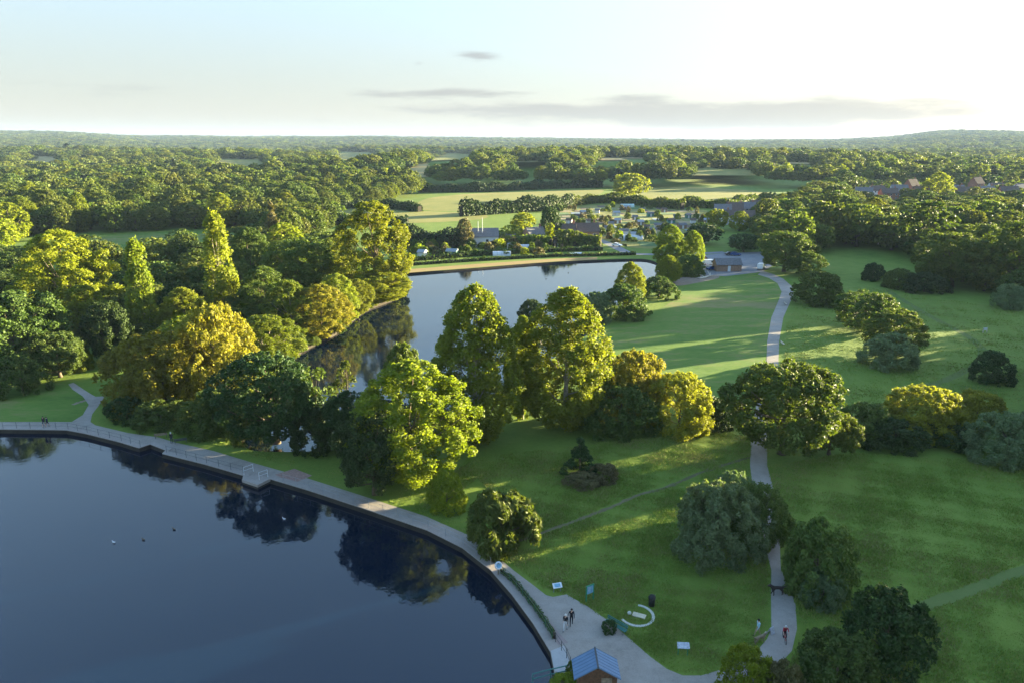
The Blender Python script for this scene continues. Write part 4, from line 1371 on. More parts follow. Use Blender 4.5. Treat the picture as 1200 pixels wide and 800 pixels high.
# ================================================================== THINGS
C_WHITE = plain('white_paint', (0.55, 0.56, 0.58), 0.5, 0.06)
C_CREAM = plain('cream_render', (0.55, 0.52, 0.45), 0.8, 0.1)
C_BRICK = plain('red_brick', (0.24, 0.105, 0.075), 0.9, 0.25, 2.0)
C_BRICK2 = plain('brown_brick', (0.26, 0.16, 0.11), 0.9, 0.25, 2.0)
C_ROOF = plain('brown_tiles', (0.10, 0.072, 0.062), 0.9, 0.25, 2.0)
C_ROOF2 = plain('grey_tiles', (0.135, 0.13, 0.135), 0.85, 0.25, 2.0)
C_GLASS = plain('window_glass', (0.03, 0.04, 0.05), 0.08, 0.1, spec=0.6)
C_GREEN = plain('green_paint', (0.03, 0.20, 0.09), 0.45, 0.1)
C_TEAL = plain('teal_paint', (0.04, 0.16, 0.14), 0.45, 0.1)
C_DKGREEN = plain('dull_green_paint', (0.04, 0.12, 0.06), 0.5, 0.1)
C_BLACK = plain('black_plastic', (0.012, 0.012, 0.013), 0.5, 0.2)
C_STEEL = plain('galvanised_steel', (0.30, 0.31, 0.32), 0.45, 0.1, metal=0.6)
C_DARKSTEEL = plain('dark_steel', (0.05, 0.055, 0.06), 0.5, 0.2)
C_WOOD = plain('weathered_wood', (0.20, 0.145, 0.10), 0.85, 0.3, 5.0)
C_CEDAR = plain('brown_cladding', (0.115, 0.055, 0.030), 0.8, 0.3, 6.0)
C_PALEWOOD = plain('bleached_timber', (0.52, 0.46, 0.38), 0.85, 0.2, 5.0)
C_BLUEROOF = plain('blue_grey_metal', (0.12, 0.19, 0.29), 0.55, 0.08, 1.5, metal=0.1, spec=0.2)
C_STONE = plain('pale_stone', (0.44, 0.43, 0.38), 0.85, 0.12, 3.0)
C_BEIGE = plain('sandy_slab', (0.46, 0.40, 0.29), 0.85, 0.12, 3.0)
C_SKIN = plain('skin', (0.48, 0.29, 0.21), 0.6, 0.08)
C_TYRE = plain('tyre_rubber', (0.015, 0.015, 0.016), 0.8, 0.2)
C_RED = plain('red_paint', (0.42, 0.025, 0.03), 0.4, 0.1)
C_PRINT = plain('printed_panel', (0.36, 0.38, 0.42), 0.5, 0.3, 6.0)
C_BLUEPRINT = plain('blue_printed_panel', (0.14, 0.30, 0.42), 0.5, 0.3, 4.0)


def cloth(name, c):
    return plain('cloth_' + name, c, 0.9, 0.12, 8.0)


# ---- people
def skin_mesh(name, verts, edges, radii, root):
    me = bpy.data.meshes.new(name)
    me.from_pydata(verts, edges, [])
    o = bpy.data.objects.new(name, me)
    COL.objects.link(o)
    sk = o.modifiers.new('s', 'SKIN')
    sk.use_smooth_shade = True
    for i, r_ in enumerate(radii):
        d = me.skin_vertices[0].data[i]
        d.radius = (r_, r_) if not isinstance(r_, tuple) else r_
        d.use_root = i == root
    ss = o.modifiers.new('u', 'SUBSURF')
    ss.levels = ss.render_levels = 1
    dg = bpy.context.evaluated_depsgraph_get()
    res = bpy.data.meshes.new_from_object(o.evaluated_get(dg))
    bpy.data.objects.remove(o)
    return res


def body_mesh(pose):
    V, E, Rr, tagv = [], [], [], []

    def add(p, r_, parent, reg):
        V.append(p)
        Rr.append(r_)
        tagv.append(reg)
        if parent is not None:
            E.append((parent, len(V) - 1))
        return len(V) - 1
    sit = pose == 'ride'
    stride = {'stand': .05, 'walk': .24, 'ride': 0}[pose]
    lean = .22 if sit else 0.0
    pel = add((0, 0, .95), (.15, .115), None, 'legs')
    sp = add((0, lean * .4, 1.15), (.14, .105), pel, 'top')
    ch = add((0, lean * .9, 1.38), (.175, .115), sp, 'top')
    nk = add((0, lean * 1.1 + .01, 1.50), .055, ch, 'skin')
    hb = add((0, lean * 1.2 + .025, 1.575), .075, nk, 'skin')
    ht = add((0, lean * 1.2 + .02, 1.675), .085, hb, 'skin')
    add((0, lean * 1.2 + .12, 1.60), .018, hb, 'skin')
    for s in (-1, 1):
        st = stride * s
        hp = add((.09 * s, .02 if sit else 0, .90), .088, pel, 'legs')
        if sit:
            kn = add((.12 * s, .34, .70 + .1 * s), .062, hp, 'legs')
            an = add((.12 * s, .22, .32 + .1 * s), .042, kn, 'legs')
            add((.12 * s, .38, .27 + .1 * s), .042, an, 'shoe')
        else:
            kn = add((.10 * s, st * .55 + .03, .50), .062, hp, 'legs')
            an = add((.10 * s, st - .02, .09), .042, kn, 'legs')
            add((.115 * s, st + .15, .045), .042, an, 'shoe')
        sh = add((.185 * s, lean * .95, 1.42), .068, ch, 'top')
        if sit:
            el_ = add((.25 * s, lean + .16, 1.22), .045, sh, 'top')
            wr = add((.24 * s, lean + .36, 1.08), .03, el_, 'skin')
            pm = add((.24 * s, lean + .43, 1.06), (.042, .022), wr, 'skin')
            fd = Vector((0, .6, -.8))
        else:
            el_ = add((.24 * s, -st * .4 - .02, 1.14), .045, sh, 'top')
            wr = add((.25 * s, -st * .7 + .06, .90), .03, el_, 'top')
            pm = add((.25 * s, -st * .75 + .075, .83), (.042, .022), wr, 'skin')
            fd = Vector((0, .15, -1))
        p0 = Vector(V[pm])
        for k, ln2 in enumerate((.070, .080, .075, .060)):
            b_ = p0 + Vector((0, (k - 1.5) * .021, 0)) if not sit else p0 + Vector(((k - 1.5) * .021, 0, 0))
            f1 = add(tuple(b_ + fd.normalized() * .045), .0095, pm, 'skin')
            add(tuple(b_ + fd.normalized() * (.045 + ln2) + Vector((-.018 * s, .012, 0))), .008, f1, 'skin')
        t1 = add(tuple(p0 + Vector((-.012 * s, .045, .012))), .011, pm, 'skin')
        add(tuple(p0 + Vector((-.022 * s, .065, -.035))), .009, t1, 'skin')
    me = skin_mesh('person_body', V, E, Rr, pel)
    order = ['legs', 'top', 'skin', 'shoe']
    Va = np.array(V)
    A, B = Va[[e[0] for e in E]], Va[[e[1] for e in E]]
    cen = np.zeros(len(me.polygons) * 3)
    me.polygons.foreach_get('center', cen)
    cen = cen.reshape(-1, 3)
    idx = []
    for c in cen:
        ab = B - A
        t_ = np.clip(((c - A) * ab).sum(1) / (ab * ab).sum(1), 0, 1)
        d = np.linalg.norm(A + ab * t_[:, None] - c, axis=1)
        j = int(d.argmin())
        a_, b_ = E[j]
        reg = tagv[b_] if t_[j] > .35 or tagv[a_] == tagv[b_] else tagv[a_]
        idx.append(order.index(reg))
    return me, idx


BODIES = {}
HAIR = {}


def person(P, rz, pose, top, legs, hair, label, group=None, scale=1.0, shorts=False, cap=False):
    if pose not in BODIES:
        BODIES[pose] = body_mesh(pose)
    src, idx = BODIES[pose]
    me = src.copy()
    root = empty('person', P, rz, label, 'person', group)
    root.scale = (scale,) * 3
    me.materials.clear()
    o = link('body', me, [legs, top, C_SKIN, C_BLACK], root)
    ix = np.array(idx, np.int32)
    if shorts:
        cen = np.zeros(len(me.polygons) * 3)
        me.polygons.foreach_get('center', cen)
        z = cen.reshape(-1, 3)[:, 2]
        ix = np.where((ix == 0) & (z < .52), 2, ix).astype(np.int32)
    me.polygons.foreach_set('material_index', ix)
    ly = .26 if pose == 'ride' else 0
    mb = MB()
    mb.lathe([(.004, .118), (.05, .108), (.085, .075), (.102, .03), (.104, -.01), (.092, -.05)], (0, 0, 0), 12)
    h = mb.build('cap' if cap else 'hair', hair, root, (0, ly + .012, 1.655), smooth=True)
    h.rotation_euler = (R(-18), 0, 0)
    if cap:
        m2 = MB()
        m2.box((0, .13, 0), (.13, .10, .012))
        m2.build('peak', hair, h)
    return root


K_BLACK, K_WHITE = cloth('black', (0.014, 0.014, 0.018)), cloth('white', (0.5, 0.5, 0.5))
K_NAVY, K_KHAKI = cloth('navy', (0.02, 0.025, 0.05)), cloth('khaki', (0.30, 0.23, 0.14))
K_SKY, K_RED = cloth('pale_blue', (0.30, 0.46, 0.54)), cloth('red', (0.35, 0.03, 0.05))
K_GREYHAIR, K_DARKHAIR = cloth('grey_hair', (0.55, 0.53, 0.50)), cloth('dark_hair', (0.03, 0.022, 0.018))
K_FAIR = cloth('fair_hair', (0.40, 0.28, 0.14))

person(at(662.5, 738), R(160), 'walk', K_BLACK, K_WHITE, K_GREYHAIR, 'grey-haired person in black top and white trousers walking on the plaza')
person(at(669.5, 731.5), R(175), 'walk', K_BLACK, K_BLACK, K_DARKHAIR, 'person dressed all in black walking on the plaza beside a grey-haired companion')
person(at(52, 499.5), R(185), 'walk', K_BLACK, K_NAVY, K_DARKHAIR, 'left one of two people in dark tops on the left promenade', None, 1.0, True)
person(at(56, 499.5), R(165), 'walk', K_NAVY, K_BLACK, K_DARKHAIR, 'right one of two people in dark tops on the left promenade', None, .95, True)
person(at(201.5, 519), R(200), 'stand', K_BLACK, K_NAVY, K_WHITE, 'person in dark clothes and white cap standing by the step of the left promenade', None, 1.02, False, True)
person(at(887.5, 745), R(100), 'walk', K_SKY, K_KHAKI, K_DARKHAIR, 'person in pale blue top and khaki trousers walking a dog beside the footpath', None, 1.05)
person(at(866, 781), R(140), 'stand', K_SKY, K_SKY, K_FAIR, 'child in pale blue half hidden by the yellow-green bush at the bottom edge', None, .85)


# ---- dogs
def dog(P, rz, mat, head_mat, label, L=1.0):
    V = [(0, .02, .50), (0, -.28, .50), (0, .28, .53), (0, .42, .66), (0, .52, .72), (0, .66, .68), (0, -.40, .50), (0, -.56, .60), (0, -.68, .72)]
    E = [(0, 1), (0, 2), (2, 3), (3, 4), (4, 5), (1, 6), (6, 7), (7, 8)]
    Rr = [.115, .10, .13, .075, .085, .04, .06, .022, .016]
    for s in (-1, 1):
        k = len(V)
        V += [(.09 * s, .28, .38), (.09 * s, .24, .22), (.09 * s, .27 + .05 * s, .04), (.09 * s, .33 + .05 * s, .025)]
        E += [(2, k), (k, k + 1), (k + 1, k + 2), (k + 2, k + 3)]
        Rr += [.06, .035, .028, .026]
        k = len(V)
        V += [(.09 * s, -.26, .36), (.09 * s, -.42 - .04 * s, .20), (.09 * s, -.37 - .04 * s, .04), (.09 * s, -.31 - .04 * s, .025)]
        E += [(1, k), (k, k + 1), (k + 1, k + 2), (k + 2, k + 3)]
        Rr += [.075, .035, .026, .026]
        k = len(V)
        V += [(.05 * s, .48, .80), (.085 * s, .46, .74)]
        E += [(4, k), (k, k + 1)]
        Rr += [.025, .02]
    me = skin_mesh('dog_body', V, E, Rr, 0)
    root = empty('dog', P, rz, label, 'dog')
    root.scale = (L, L, L)
    o = link('body', me, [mat, head_mat], root)
    for p in me.polygons:
        if p.center.y > .38:
            p.material_index = 1
    return root


dog(at(890, 752.5), R(-70), cloth('tan_fur', (0.22, 0.16, 0.10)), cloth('pale_fur', (0.33, 0.29, 0.23)), 'brown dog with a pale head beside the footpath', 1.25)
dog(at(910, 696), R(95), cloth('dark_fur', (0.035, 0.025, 0.022)), cloth('dark_fur', (0.035, 0.025, 0.022)), 'dark brown dog crossing the footpath between the bushes', 1.55)


# ---- red bicycle with its rider
def bicycle(P, rz, sc, label):
    root = empty('bicycle', P, rz, label, 'bicycle')
    root.scale = (sc,) * 3
    for y in (-.5, .5):
        mb = MB()
        ring = [Vector((0, y + .33 * math.cos(t_), .34 + .33 * math.sin(t_))) for t_ in np.linspace(0, 2 * math.pi, 21)]
        mb.tube(ring, .024, 6, False)
        wl = mb.build('wheel', C_TYRE, root)
        m2 = MB()
        for k in range(6):
            t_ = k * math.pi / 6
            m2.tube([(0, y - .31 * math.cos(t_), .34 - .31 * math.sin(t_)), (0, y + .31 * math.cos(t_), .34 + .31 * math.sin(t_))], .004, 4)
        m2.build('spokes', C_STEEL, wl)
    mb = MB()
    A_, B_, C_, D_ = (0, -.5, .34), (0, -.05, .30), (0, -.17, .82), (0, .36, .80)
    for a, b in ((A_, B_), (A_, C_), (B_, C_), (C_, D_), (B_, D_), (D_, (0, .5, .34))):
        mb.tube([a, b], .024, 6)
    mb.build('frame', C_RED, root)
    mb = MB()
    mb.tube([(0, .36, .80), (0, .34, 1.02)], .018, 6)
    mb.tube([(-.27, .30, 1.03), (0, .36, 1.02), (.27, .30, 1.03)], .016, 6)
    mb.build('handlebar', C_DARKSTEEL, root)
    mb = MB()
    mb.tube([(0, -.17, .80), (0, -.18, .90)], .016, 6)
    mb.box((0, -.2, .91), (.13, .26, .05))
    mb.build('saddle', C_BLACK, root, bevel=.01)
    return root


bp_ = at(919, 750)
bicycle(bp_, R(172), .92, 'red bicycle ridden along the footpath')
rd_ = Vector((math.sin(R(-172)), math.cos(R(-172)), 0))
person(bp_ - rd_ * .18 + Vector((0, 0, .02)), R(172), 'ride', K_RED, K_BLACK, K_WHITE, 'cyclist in red top and white helmet on a red bicycle', None, .92)


# ---- signs and park furniture
def lectern(P, rz, wd, panel, legs, label, hh=.95):
    root = empty('information_board', P, rz, label, 'sign')
    mb = MB()
    mb.box((0, 0, hh), (wd, .55, .04), 0, R(35))
    pn = mb.build('panel', panel, root, bevel=.008)
    mb = MB()
    mb.box((0, -.006, hh + .024), (wd * .62, .36, .006), 0, R(35))
    mb.build('print', C_BLUEPRINT if panel is C_WHITE else C_PRINT, pn)
    for s in (-1, 1):
        mb = MB()
        mb.box((s * wd * .38, .02, hh / 2), (.07, .07, hh))
        mb.build('leg', legs, root)
    return root


lectern(at(653, 693), R(15), .95, C_WHITE, C_STEEL, 'white slanted information board on the grass at the corner of the plaza', .75)
lectern(at(800, 767), R(-4), 1.05, C_PRINT, C_GREEN, 'grey slanted information board on green legs on the grass above the footpath', 1.0)
P = at(691, 703)
root = empty('park_sign', P, R(30), 'upright green framed sign on two posts at the edge of the plaza', 'sign')
for s in (-1, 1):
    mb = MB()
    mb.box((s * .42, 0, .85), (.10, .10, 1.7))
    mb.build('post', C_GREEN, root)
mb = MB()
mb.box((0, 0, 1.25), (.74, .05, .85))
pn = mb.build('panel', C_BLUEPRINT, root)
mb = MB()
mb.box((0, 0, 1.71), (.94, .11, .06))
mb.build('top_rail', C_GREEN, root)
mb = MB()
for i in range(4):
    mb.box((-.1 + .02 * (i % 2), -.029, 1.5 - i * .14), (.42 - .06 * i, .006, .05))
mb.build('print', C_PRINT, pn)

P = at(1154, 390)
root = empty('notice_board', P, R(10), 'pale two-post board alone on the right-hand meadow', 'sign')
for s in (-1, 1):
    mb = MB()
    mb.box((s * .5, 0, .65), (.16, .12, 1.3))
    mb.build('post', C_PALEWOOD, root)
mb = MB()
mb.box((0, 0, .95), (.84, .06, .6))
mb.build('panel', C_WHITE, root)

P = at(903.5, 741)
root = empty('path_board', P, R(35), 'small white folding board at the left edge of the footpath', 'sign')
for s in (-1, 1):
    mb = MB()
    mb.box((0, s * .13, .30), (.5, .03, .62), 0, R(20) * s)
    mb.build('panel', C_PRINT, root)


def bench(P, rz, mat, label, L=1.7):
    root = empty('bench', P, rz, label, 'bench')
    for k in range(3):
        mb = MB()
        mb.box((0, -.02 + k * .15 - .12, .45), (L, .12, .04))
        mb.build('seat_slat', mat, root)
    for k in range(2):
        mb = MB()
        mb.box((0, .26 + .03 * k, .62 + k * .17), (L, .035, .12))
        mb.build('back_slat', mat, root)
    for s in (-1, 1):
        mb = MB()
        mb.tube([(s * L * .42, -.2, 0), (s * L * .42, -.2, .43), (s * L * .42, .22, .43)], .03, 6)
        mb.tube([(s * L * .42, .24, 0), (s * L * .42, .26, .45), (s * L * .42, .32, .88)], .03, 6)
        mb.build('leg', C_DARKSTEEL, root)
    return root


bench(at(721.5, 737), R(125 - 180 + 10), C_TEAL, 'green bench at the edge of the plaza facing the water', 2.3)
plant('spiky_shrub', at(714, 738.5), 1.0, 1.5, 'shrub', F_DARK, 'small dark bush at the end of the green bench', 'shrub', None, 1, 1)
bench(at(920.5, 357.5), R(80), C_PALEWOOD, 'pale bench beside the bend of the far footpath', 1.9)
bench(at(917, 404), R(85), C_PALEWOOD, 'pale bench beside the straight stretch of the far footpath', 1.9)
bench(at(189, 512.5), R(-160), C_WOOD, 'wooden bench by the step of the left promenade', 1.8)
bench(at(212, 518.5), R(-160), C_DARKSTEEL, 'dark bench right of the person by the step of the left promenade', 1.8)

P = at(763.5, 709)
root = empty('litter_bin', P, R(20), 'black hooded litter bin beside the white stone arc', 'bin')
mb = MB()
mb.lathe([(.26, 0), (.30, .05), (.32, .8), (.30, .84)], n=16)
mb.build('body', C_BLACK, root, smooth=True)
mb = MB()
mb.lathe([(.36, .84), (.36, .95), (.24, 1.14), (.06, 1.24)], n=16)
lid = mb.build('lid', C_BLACK, root)
mb = MB()
mb.box((0, -.345, .89), (.34, .03, .07))
mb.build('slot', C_DARKSTEEL, lid)
mb = MB()
mb.tube([(.4, .1, 0), (.4, .1, 1.1)], .02, 6)
mb.build('post', C_STEEL, root)

# white stone arc with slab and ball
c_ = at(746, 720.5)
root = empty('stone_arc', c_, 0, 'white stone arc laid in the grass like a sundial', 'stone arc')
mb = MB()
rx = (at(769, 721) - at(727, 721)).length / 2
a0, a1 = R(-158), R(75)
n = 26
for i in range(n):
    t0, t1 = a0 + (a1 - a0) * i / n, a0 + (a1 - a0) * (i + 1) / n
    q = []
    for t_, r_ in ((t0, rx), (t1, rx), (t1, rx - .26), (t0, rx - .26)):
        q.append((r_ * math.cos(t_), r_ * math.sin(t_)))
    mb.add([(a, b, .06) for a, b in q] + [(a, b, -.05) for a, b in q], [(0, 1, 2, 3), (0, 1, 5, 4), (2, 3, 7, 6), (1, 2, 6, 5), (3, 0, 4, 7)])
mb.build('arc', C_STONE, root)
mb = MB()
pa = at(749, 721) - c_
mb.box((pa.x, pa.y, .04), (1.25, .62, .10), R(-24))
mb.build('slab', C_BEIGE, root)
mb = MB()
pa = at(737.5, 719) - c_
mb.lathe([(.03, 0), (.15, .03), (.2, .13), (.15, .25), (.03, .29)], (pa.x, pa.y, 0), 12)
mb.build('ball', C_STONE, root, smooth=True)

# life ring on its post
P = at(584, 674)
root = empty('lifebuoy', P, R(25), 'white and blue life ring on a post beside the promenade railing', 'life ring')
mb = MB()
mb.box((0, .05, .75), (.09, .09, 1.5))
mb.build('post', C_WOOD, root)
mb = MB()
mb.lathe([(.40, 0), (.42, .03), (.40, .06), (.02, .06)], n=20)
q = mb.build('backboard', C_BLUEPRINT, root, (0, 0, 1.2))
q.rotation_euler = (R(62), 0, 0)
mb = MB()
mb.tube([(.33 * math.cos(t_), .33 * math.sin(t_), .09) for t_ in np.linspace(0, 2 * math.pi, 21)], .075, 8, False)
q = mb.build('ring', C_WHITE, root, (0, 0, 1.2), smooth=True)
q.rotation_euler = (R(62), 0, 0)


# ---- railings
def railing(line, mat, label, gap=2.0, hgt=1.05, rails=(.5, 1.0), name='railing', pr=.025, rr_=.014, group=None):
    pts = [Vector(p) for p in line]
    root = empty(name, pts[0], 0, label, 'railing', group)
    o_ = pts[0]
    tot, walk = 0, []
    for a, b in zip(pts, pts[1:]):
        L_ = (b - a).length
        m_ = max(1, round(L_ / gap))
        walk += [a.lerp(b, k / m_) for k in range(m_)]
    walk.append(pts[-1])
    for w_ in walk:
        q = w_ - o_
        mb = MB()
        mb.tube([q, q + Vector((0, 0, hgt))], pr, 6)
        mb.build('post', mat, root)
    for z_ in rails:
        mb = MB()
        mb.tube([w_ - o_ + Vector((0, 0, z_)) for w_ in walk], rr_, 5)
        mb.build('rail', mat, root)
    return root


def along(px_line, inset=.35, z=G + .1):
    p = [at(x, y) for x, y in px_line]
    q = offset_line(p, inset)
    return [Vector((a.x, a.y, z)) for a in q]


railing(along([(2, 503), (50, 503.5), (78, 504), (100, 508), (140, 518), (162, 524.7)]), C_DARKSTEEL, 'thin dark railing along the water left of the promenade step', 2.2)
railing(along([(193, 531.5), (240, 544), (283, 556)]), C_DARKSTEEL, 'thin dark railing along the water between step and jetty', 2.2)
railing(along([(330, 565.5), (360, 574), (430, 597), (500, 621), (540, 641), (572, 665)]), C_STEEL, 'thin grey railing along the water under the bright yellow-green tree', 2.4)
for a, b, lab in (((286, 556), (297, 552), 'white barrier rail on the left side of the small jetty'), ((304, 562), (314, 558.5), 'white barrier rail on the right side of the small jetty')):
    railing([at(*a, G + .1), at(*b, G + .1)], C_WHITE, lab, 1.6, 1.1, (.6, 1.1), 'barrier', .03, .026)
# low deck of the jetty
mb = MB()
q = [at(x, y) for x, y in ((283.5, 562.4), (302, 568.6), (317, 561.2), (299, 555))]
mb.add([(p.x, p.y, G + .13) for p in q] + [(p.x, p.y, G - .25) for p in q], [(0, 1, 2, 3), (0, 1, 5, 4), (1, 2, 6, 5), (2, 3, 7, 6), (3, 0, 4, 7)])
jt = mb.build('jetty', M_COPING)
tag(jt, 'small pale jetty platform jutting into the near lake between white barrier rails', 'jetty')
# planted green fence on the plaza
fl = [at(x, y) for x, y in ((587, 671), (600, 681), (615, 698), (630, 717), (642, 735), (650, 749))]
railing([Vector((p.x, p.y, G + .05)) for p in offset_line(fl, -.25)], C_DKGREEN, 'green fence beside the planted strip between plaza and waterside walk', 1.6, 1.1, (.35, .7, 1.1), 'fence', .03, .02)
hedge([p + Vector((0, 0, .05)) for p in fl], .6, .4, F_SHRUB, 'narrow planted strip with yellow-green plants along the green fence', name='planted_strip', dens=38, leaf=.14, cat='plants')
railing([at(x, y, G + .06) for x, y in ((651, 752), (658, 762), (664, 771), (668, 781))], C_DARKSTEEL, 'dark railing between the planted strip and the kiosk', 1.2, 1.05, (.5, 1.0), 'railing', .03, .02)
railing([at(x, y, G + .1) for x, y in ((624, 801), (645, 795.5), (668, 790))], C_TEAL, 'teal railing at the bottom edge next to the kiosk', 1.5, 1.0, (.5, 1.0), 'railing', .045, .05)
plant('creeper', at(672, 793), 1.5, 1.3, 'shrub', F_OAK, 'green climbing plant between teal railing and kiosk', 'plant', None, 1, 1)

# ---- kiosk with the blue metal roof
A = at(701, 781, G + 3.2)
B = at(697, 757.5, G + 3.2)
d_ = (B - A)
ln3 = d_.length
rz = math.atan2(d_.y, d_.x) - math.pi / 2
root = empty('kiosk', Vector((A.x, A.y, G + .02)), rz, 'brown timber kiosk with a blue metal gable roof at the bottom of the picture', 'kiosk')
hw = 1.75
mb = MB()
mb.prism([(-hw + .2, 0), (hw - .2, 0), (hw - .2, 2.05), (0, 3.02), (-hw + .2, 2.05)], ((0, .25, 0), (1, 0, 0), (0, 0, 1), (0, ln3 - .4, 0)))
wl = mb.build('wall', C_CEDAR, root)
for k in range(11):
    x_ = -1.45 + k * .29
    h_ = 3.0 - abs(x_) * .62 - .08
    mb = MB()
    mb.box((x_, .235, h_ / 2), (.265, .03, h_))
    mb.build('board', C_CEDAR, wl)
for s in (-1, 1):
    mb = MB()
    mb.prism([(0, 3.15), (s * (hw + .12), 2.0), (s * (hw + .12), 1.92), (0, 3.07)], ((0, 0, 0), (1, 0, 0), (0, 0, 1), (0, ln3, 0)))
    sl = mb.build('roof_slope', C_BLUEROOF, root)
    for k in range(7):
        mb = MB()
        y_ = .05 + k * (ln3 - .1) / 6
        mb.tube([(s * .06, y_, 3.14), (s * (hw + .10), y_, 2.035)], .018, 5)
        mb.build('seam', C_BLUEROOF, sl)
mb = MB()
mb.box((0, ln3 / 2, 3.17), (.14, ln3 + .04, .06))
mb.build('ridge_cap', C_DARKSTEEL, root)
mb = MB()
mb.box((.75, .20, .98), (.85, .05, 1.95))
dr = mb.build('door', C_WOOD, root)

# ---- bare pole, fallen timber
P = at(1029, 287)
root = empty('wooden_pole', P, 0, 'tall bare pole at the back edge of the far meadow', 'pole')
mb = MB()
hp_ = height_to(P, 262)
mb.tube([(0, 0, 0), (.03, 0, hp_)], [.17, .11], 8)
mb.build('shaft', C_PALEWOOD, root)
mb = MB()
mb.box((.02, 0, hp_ - .5), (1.5, .12, .12))
mb.build('crossarm', C_WOOD, root)
P = at(829, 326)
root = empty('fallen_trunk', P, 0, 'bleached fallen tree lying at the edge of the mown lawn near the hut', 'fallen tree')
mb = MB()
mb.tube([(-3.0, -1.5, .25), (-1, -.6, .35), (1.2, 1.6, .5), (1.8, 3.6, 1.1)], [.32, .28, .2, .1], 8)
mb.build('trunk', C_PALEWOOD, root)
for i, (a, b) in enumerate((((-1, -.6, .4), (-2.6, .6, 1.0)), ((.4, .8, .5), (2.6, .2, .9)), ((1.2, 1.6, .5), (.6, 3.4, 2.0)), ((-1.6, -.9, .3), (-4.6, -2.6, .4)))):
    mb = MB()
    mb.tube([a, Vector(a).lerp(Vector(b), .5) + Vector((0, 0, .15)), b], [.16, .11, .05], 6)
    mb.build('branch', C_PALEWOOD, root)


# ---- houses and huts
def house(name, P, rz, L, D, eave, ridge, wall, roof, label, cat='house', group=None, chim=1, nwin=3, storeys=2, door=True, gable_white=False):
    root = empty(name, P, rz, label, cat, group)
    mb = MB()
    mb.box((0, 0, eave / 2), (L, D, eave))
    wl_ = mb.build('wall', wall, root)
    for s in (-1, 1):
        mb = MB()
        mb.prism([(-D / 2, eave), (D / 2, eave), (0, ridge - .12)], ((s * (L / 2 - .06) - .05, 0, 0), (0, 1, 0), (0, 0, 1), (.1, 0, 0)))
        mb.build('gable', C_WHITE if gable_white else wall, root)
    ov = .35
    sl = (ridge - eave) / (D / 2)
    mb = MB()
    for s in (-1, 1):
        mb.prism([(0, ridge), (s * (D / 2 + ov), eave - sl * ov), (s * (D / 2 + ov), eave - sl * ov - .15), (0, ridge - .15)], ((-L / 2 - .25, 0, 0), (0, 1, 0), (0, 0, 1), (L + .5, 0, 0)))
    rf = mb.build('roof', roof, root)
    for k in range(chim):
        mb = MB()
        mb.box(((-1) ** k * L * .36, .2, ridge + .35), (.7, .6, 1.7))
        ck = mb.build('chimney', C_BRICK, rf)
    for st in range(storeys):
        zc = (st + .55) * eave / storeys
        for s in (-1, 1):
            for k in range(nwin):
                x_ = (k + .5) / nwin * L - L / 2
                if door and st == 0 and s == -1 and k == nwin // 2:
                    mb = MB()
                    mb.box((x_, s * (D / 2 + .02), 1.0), (.95, .06, 2.0))
                    mb.build('door', C_WHITE, root)
                    continue
                mb = MB()
                mb.box((x_, s * (D / 2 + .015), zc), (1.25, .06, min(1.25, eave / storeys * .55)))
                f_ = mb.build('window', C_WHITE, root)
                mb = MB()
                mb.box((x_, s * (D / 2 + .035), zc), (1.05, .04, min(1.25, eave / storeys * .55) - .2))
                mb.build('pane', C_GLASS, f_)
    return root


house('brick_hut', at(851.5, 317), R(2), 8.6, 5.0, 2.6, 4.3, C_BRICK2, C_ROOF2, 'low red-brown hut with a dark grey roof between car park and lawn', 'hut', None, 0, 1, 1)
house('brick_hut', at(820, 309), R(86), 5.0, 4.0, 2.6, 4.0, C_BRICK2, C_ROOF, 'small brown hut half hidden behind the golden poplars by the car park', 'hut', None, 0, 1, 1)
house('pavilion', at(562, 287), R(4), 16, 9, 4.2, 7.2, C_WHITE, C_ROOF2, 'white pavilion with two masts right of the tall dark hedge', 'pavilion', None, 0, 5, 1, True, True)
house('pavilion_wing', at(588, 284), R(4), 12, 6, 3.0, 4.4, C_CREAM, C_ROOF2, 'low grey wing of buildings right of the white pavilion', 'building', None, 0, 5, 1)
for x, yt in ((560.5, 260), (565.5, 256)):
    P = at(x, 288)
    root = empty('mast', P, 0, ('left' if x < 562 else 'right') + ' one of the two white masts before the white pavilion', 'mast')
    mb = MB()
    hh = height_to(P, yt)
    mb.tube([(0, 0, 0), (0, 0, hh)], [.16, .09], 8)
    mb.build('pole', C_WHITE, root)
    mb = MB()
    mb.lathe([(.03, 0), (.16, .1), (.03, .3)], (0, 0, hh), 8)
    mb.build('finial', C_WHITE, root)
house('cottage', at(626, 283), R(35), 9, 7, 3.2, 6.4, C_BRICK2, C_ROOF2, 'grey-brown roofed cottage between the lit round tree and the dark garden tree', 'house', None, 1, 2, 1)
house('cottage', at(663, 281), R(-8), 9, 8, 3.4, 7.2, C_CREAM, C_ROOF, 'cottage with a white gable by the allotments', 'house', None, 1, 2, 1, True, True)
house('cottage', at(684, 279), R(4), 13, 8, 3.6, 7.0, C_BRICK2, C_ROOF, 'long brown-roofed cottage right of the one with the white gable', 'house', None, 2, 3, 1)
TERR = [(846, 256, 'leftmost house of the grey-brown terrace behind the car park'), (860, 254.5, 'second house from the left in the terrace behind the car park'), (874, 253, 'third house from the left in the terrace behind the car park'),
        (888, 251.5, 'fourth house from the left in the terrace behind the car park'), (901, 250, 'rightmost house of the grey-brown terrace behind the car park')]
for i, (x, y, lab) in enumerate(TERR):
    house('terraced_house', at(x, y), R(-12), 9.4, 8.5, 4.8, 8.2 + (i % 2) * .4, C_BRICK2 if i % 2 else C_CREAM, C_ROOF if i % 2 else C_ROOF2, lab, 'house', 'terrace houses behind the car park', 1, 3, 2)
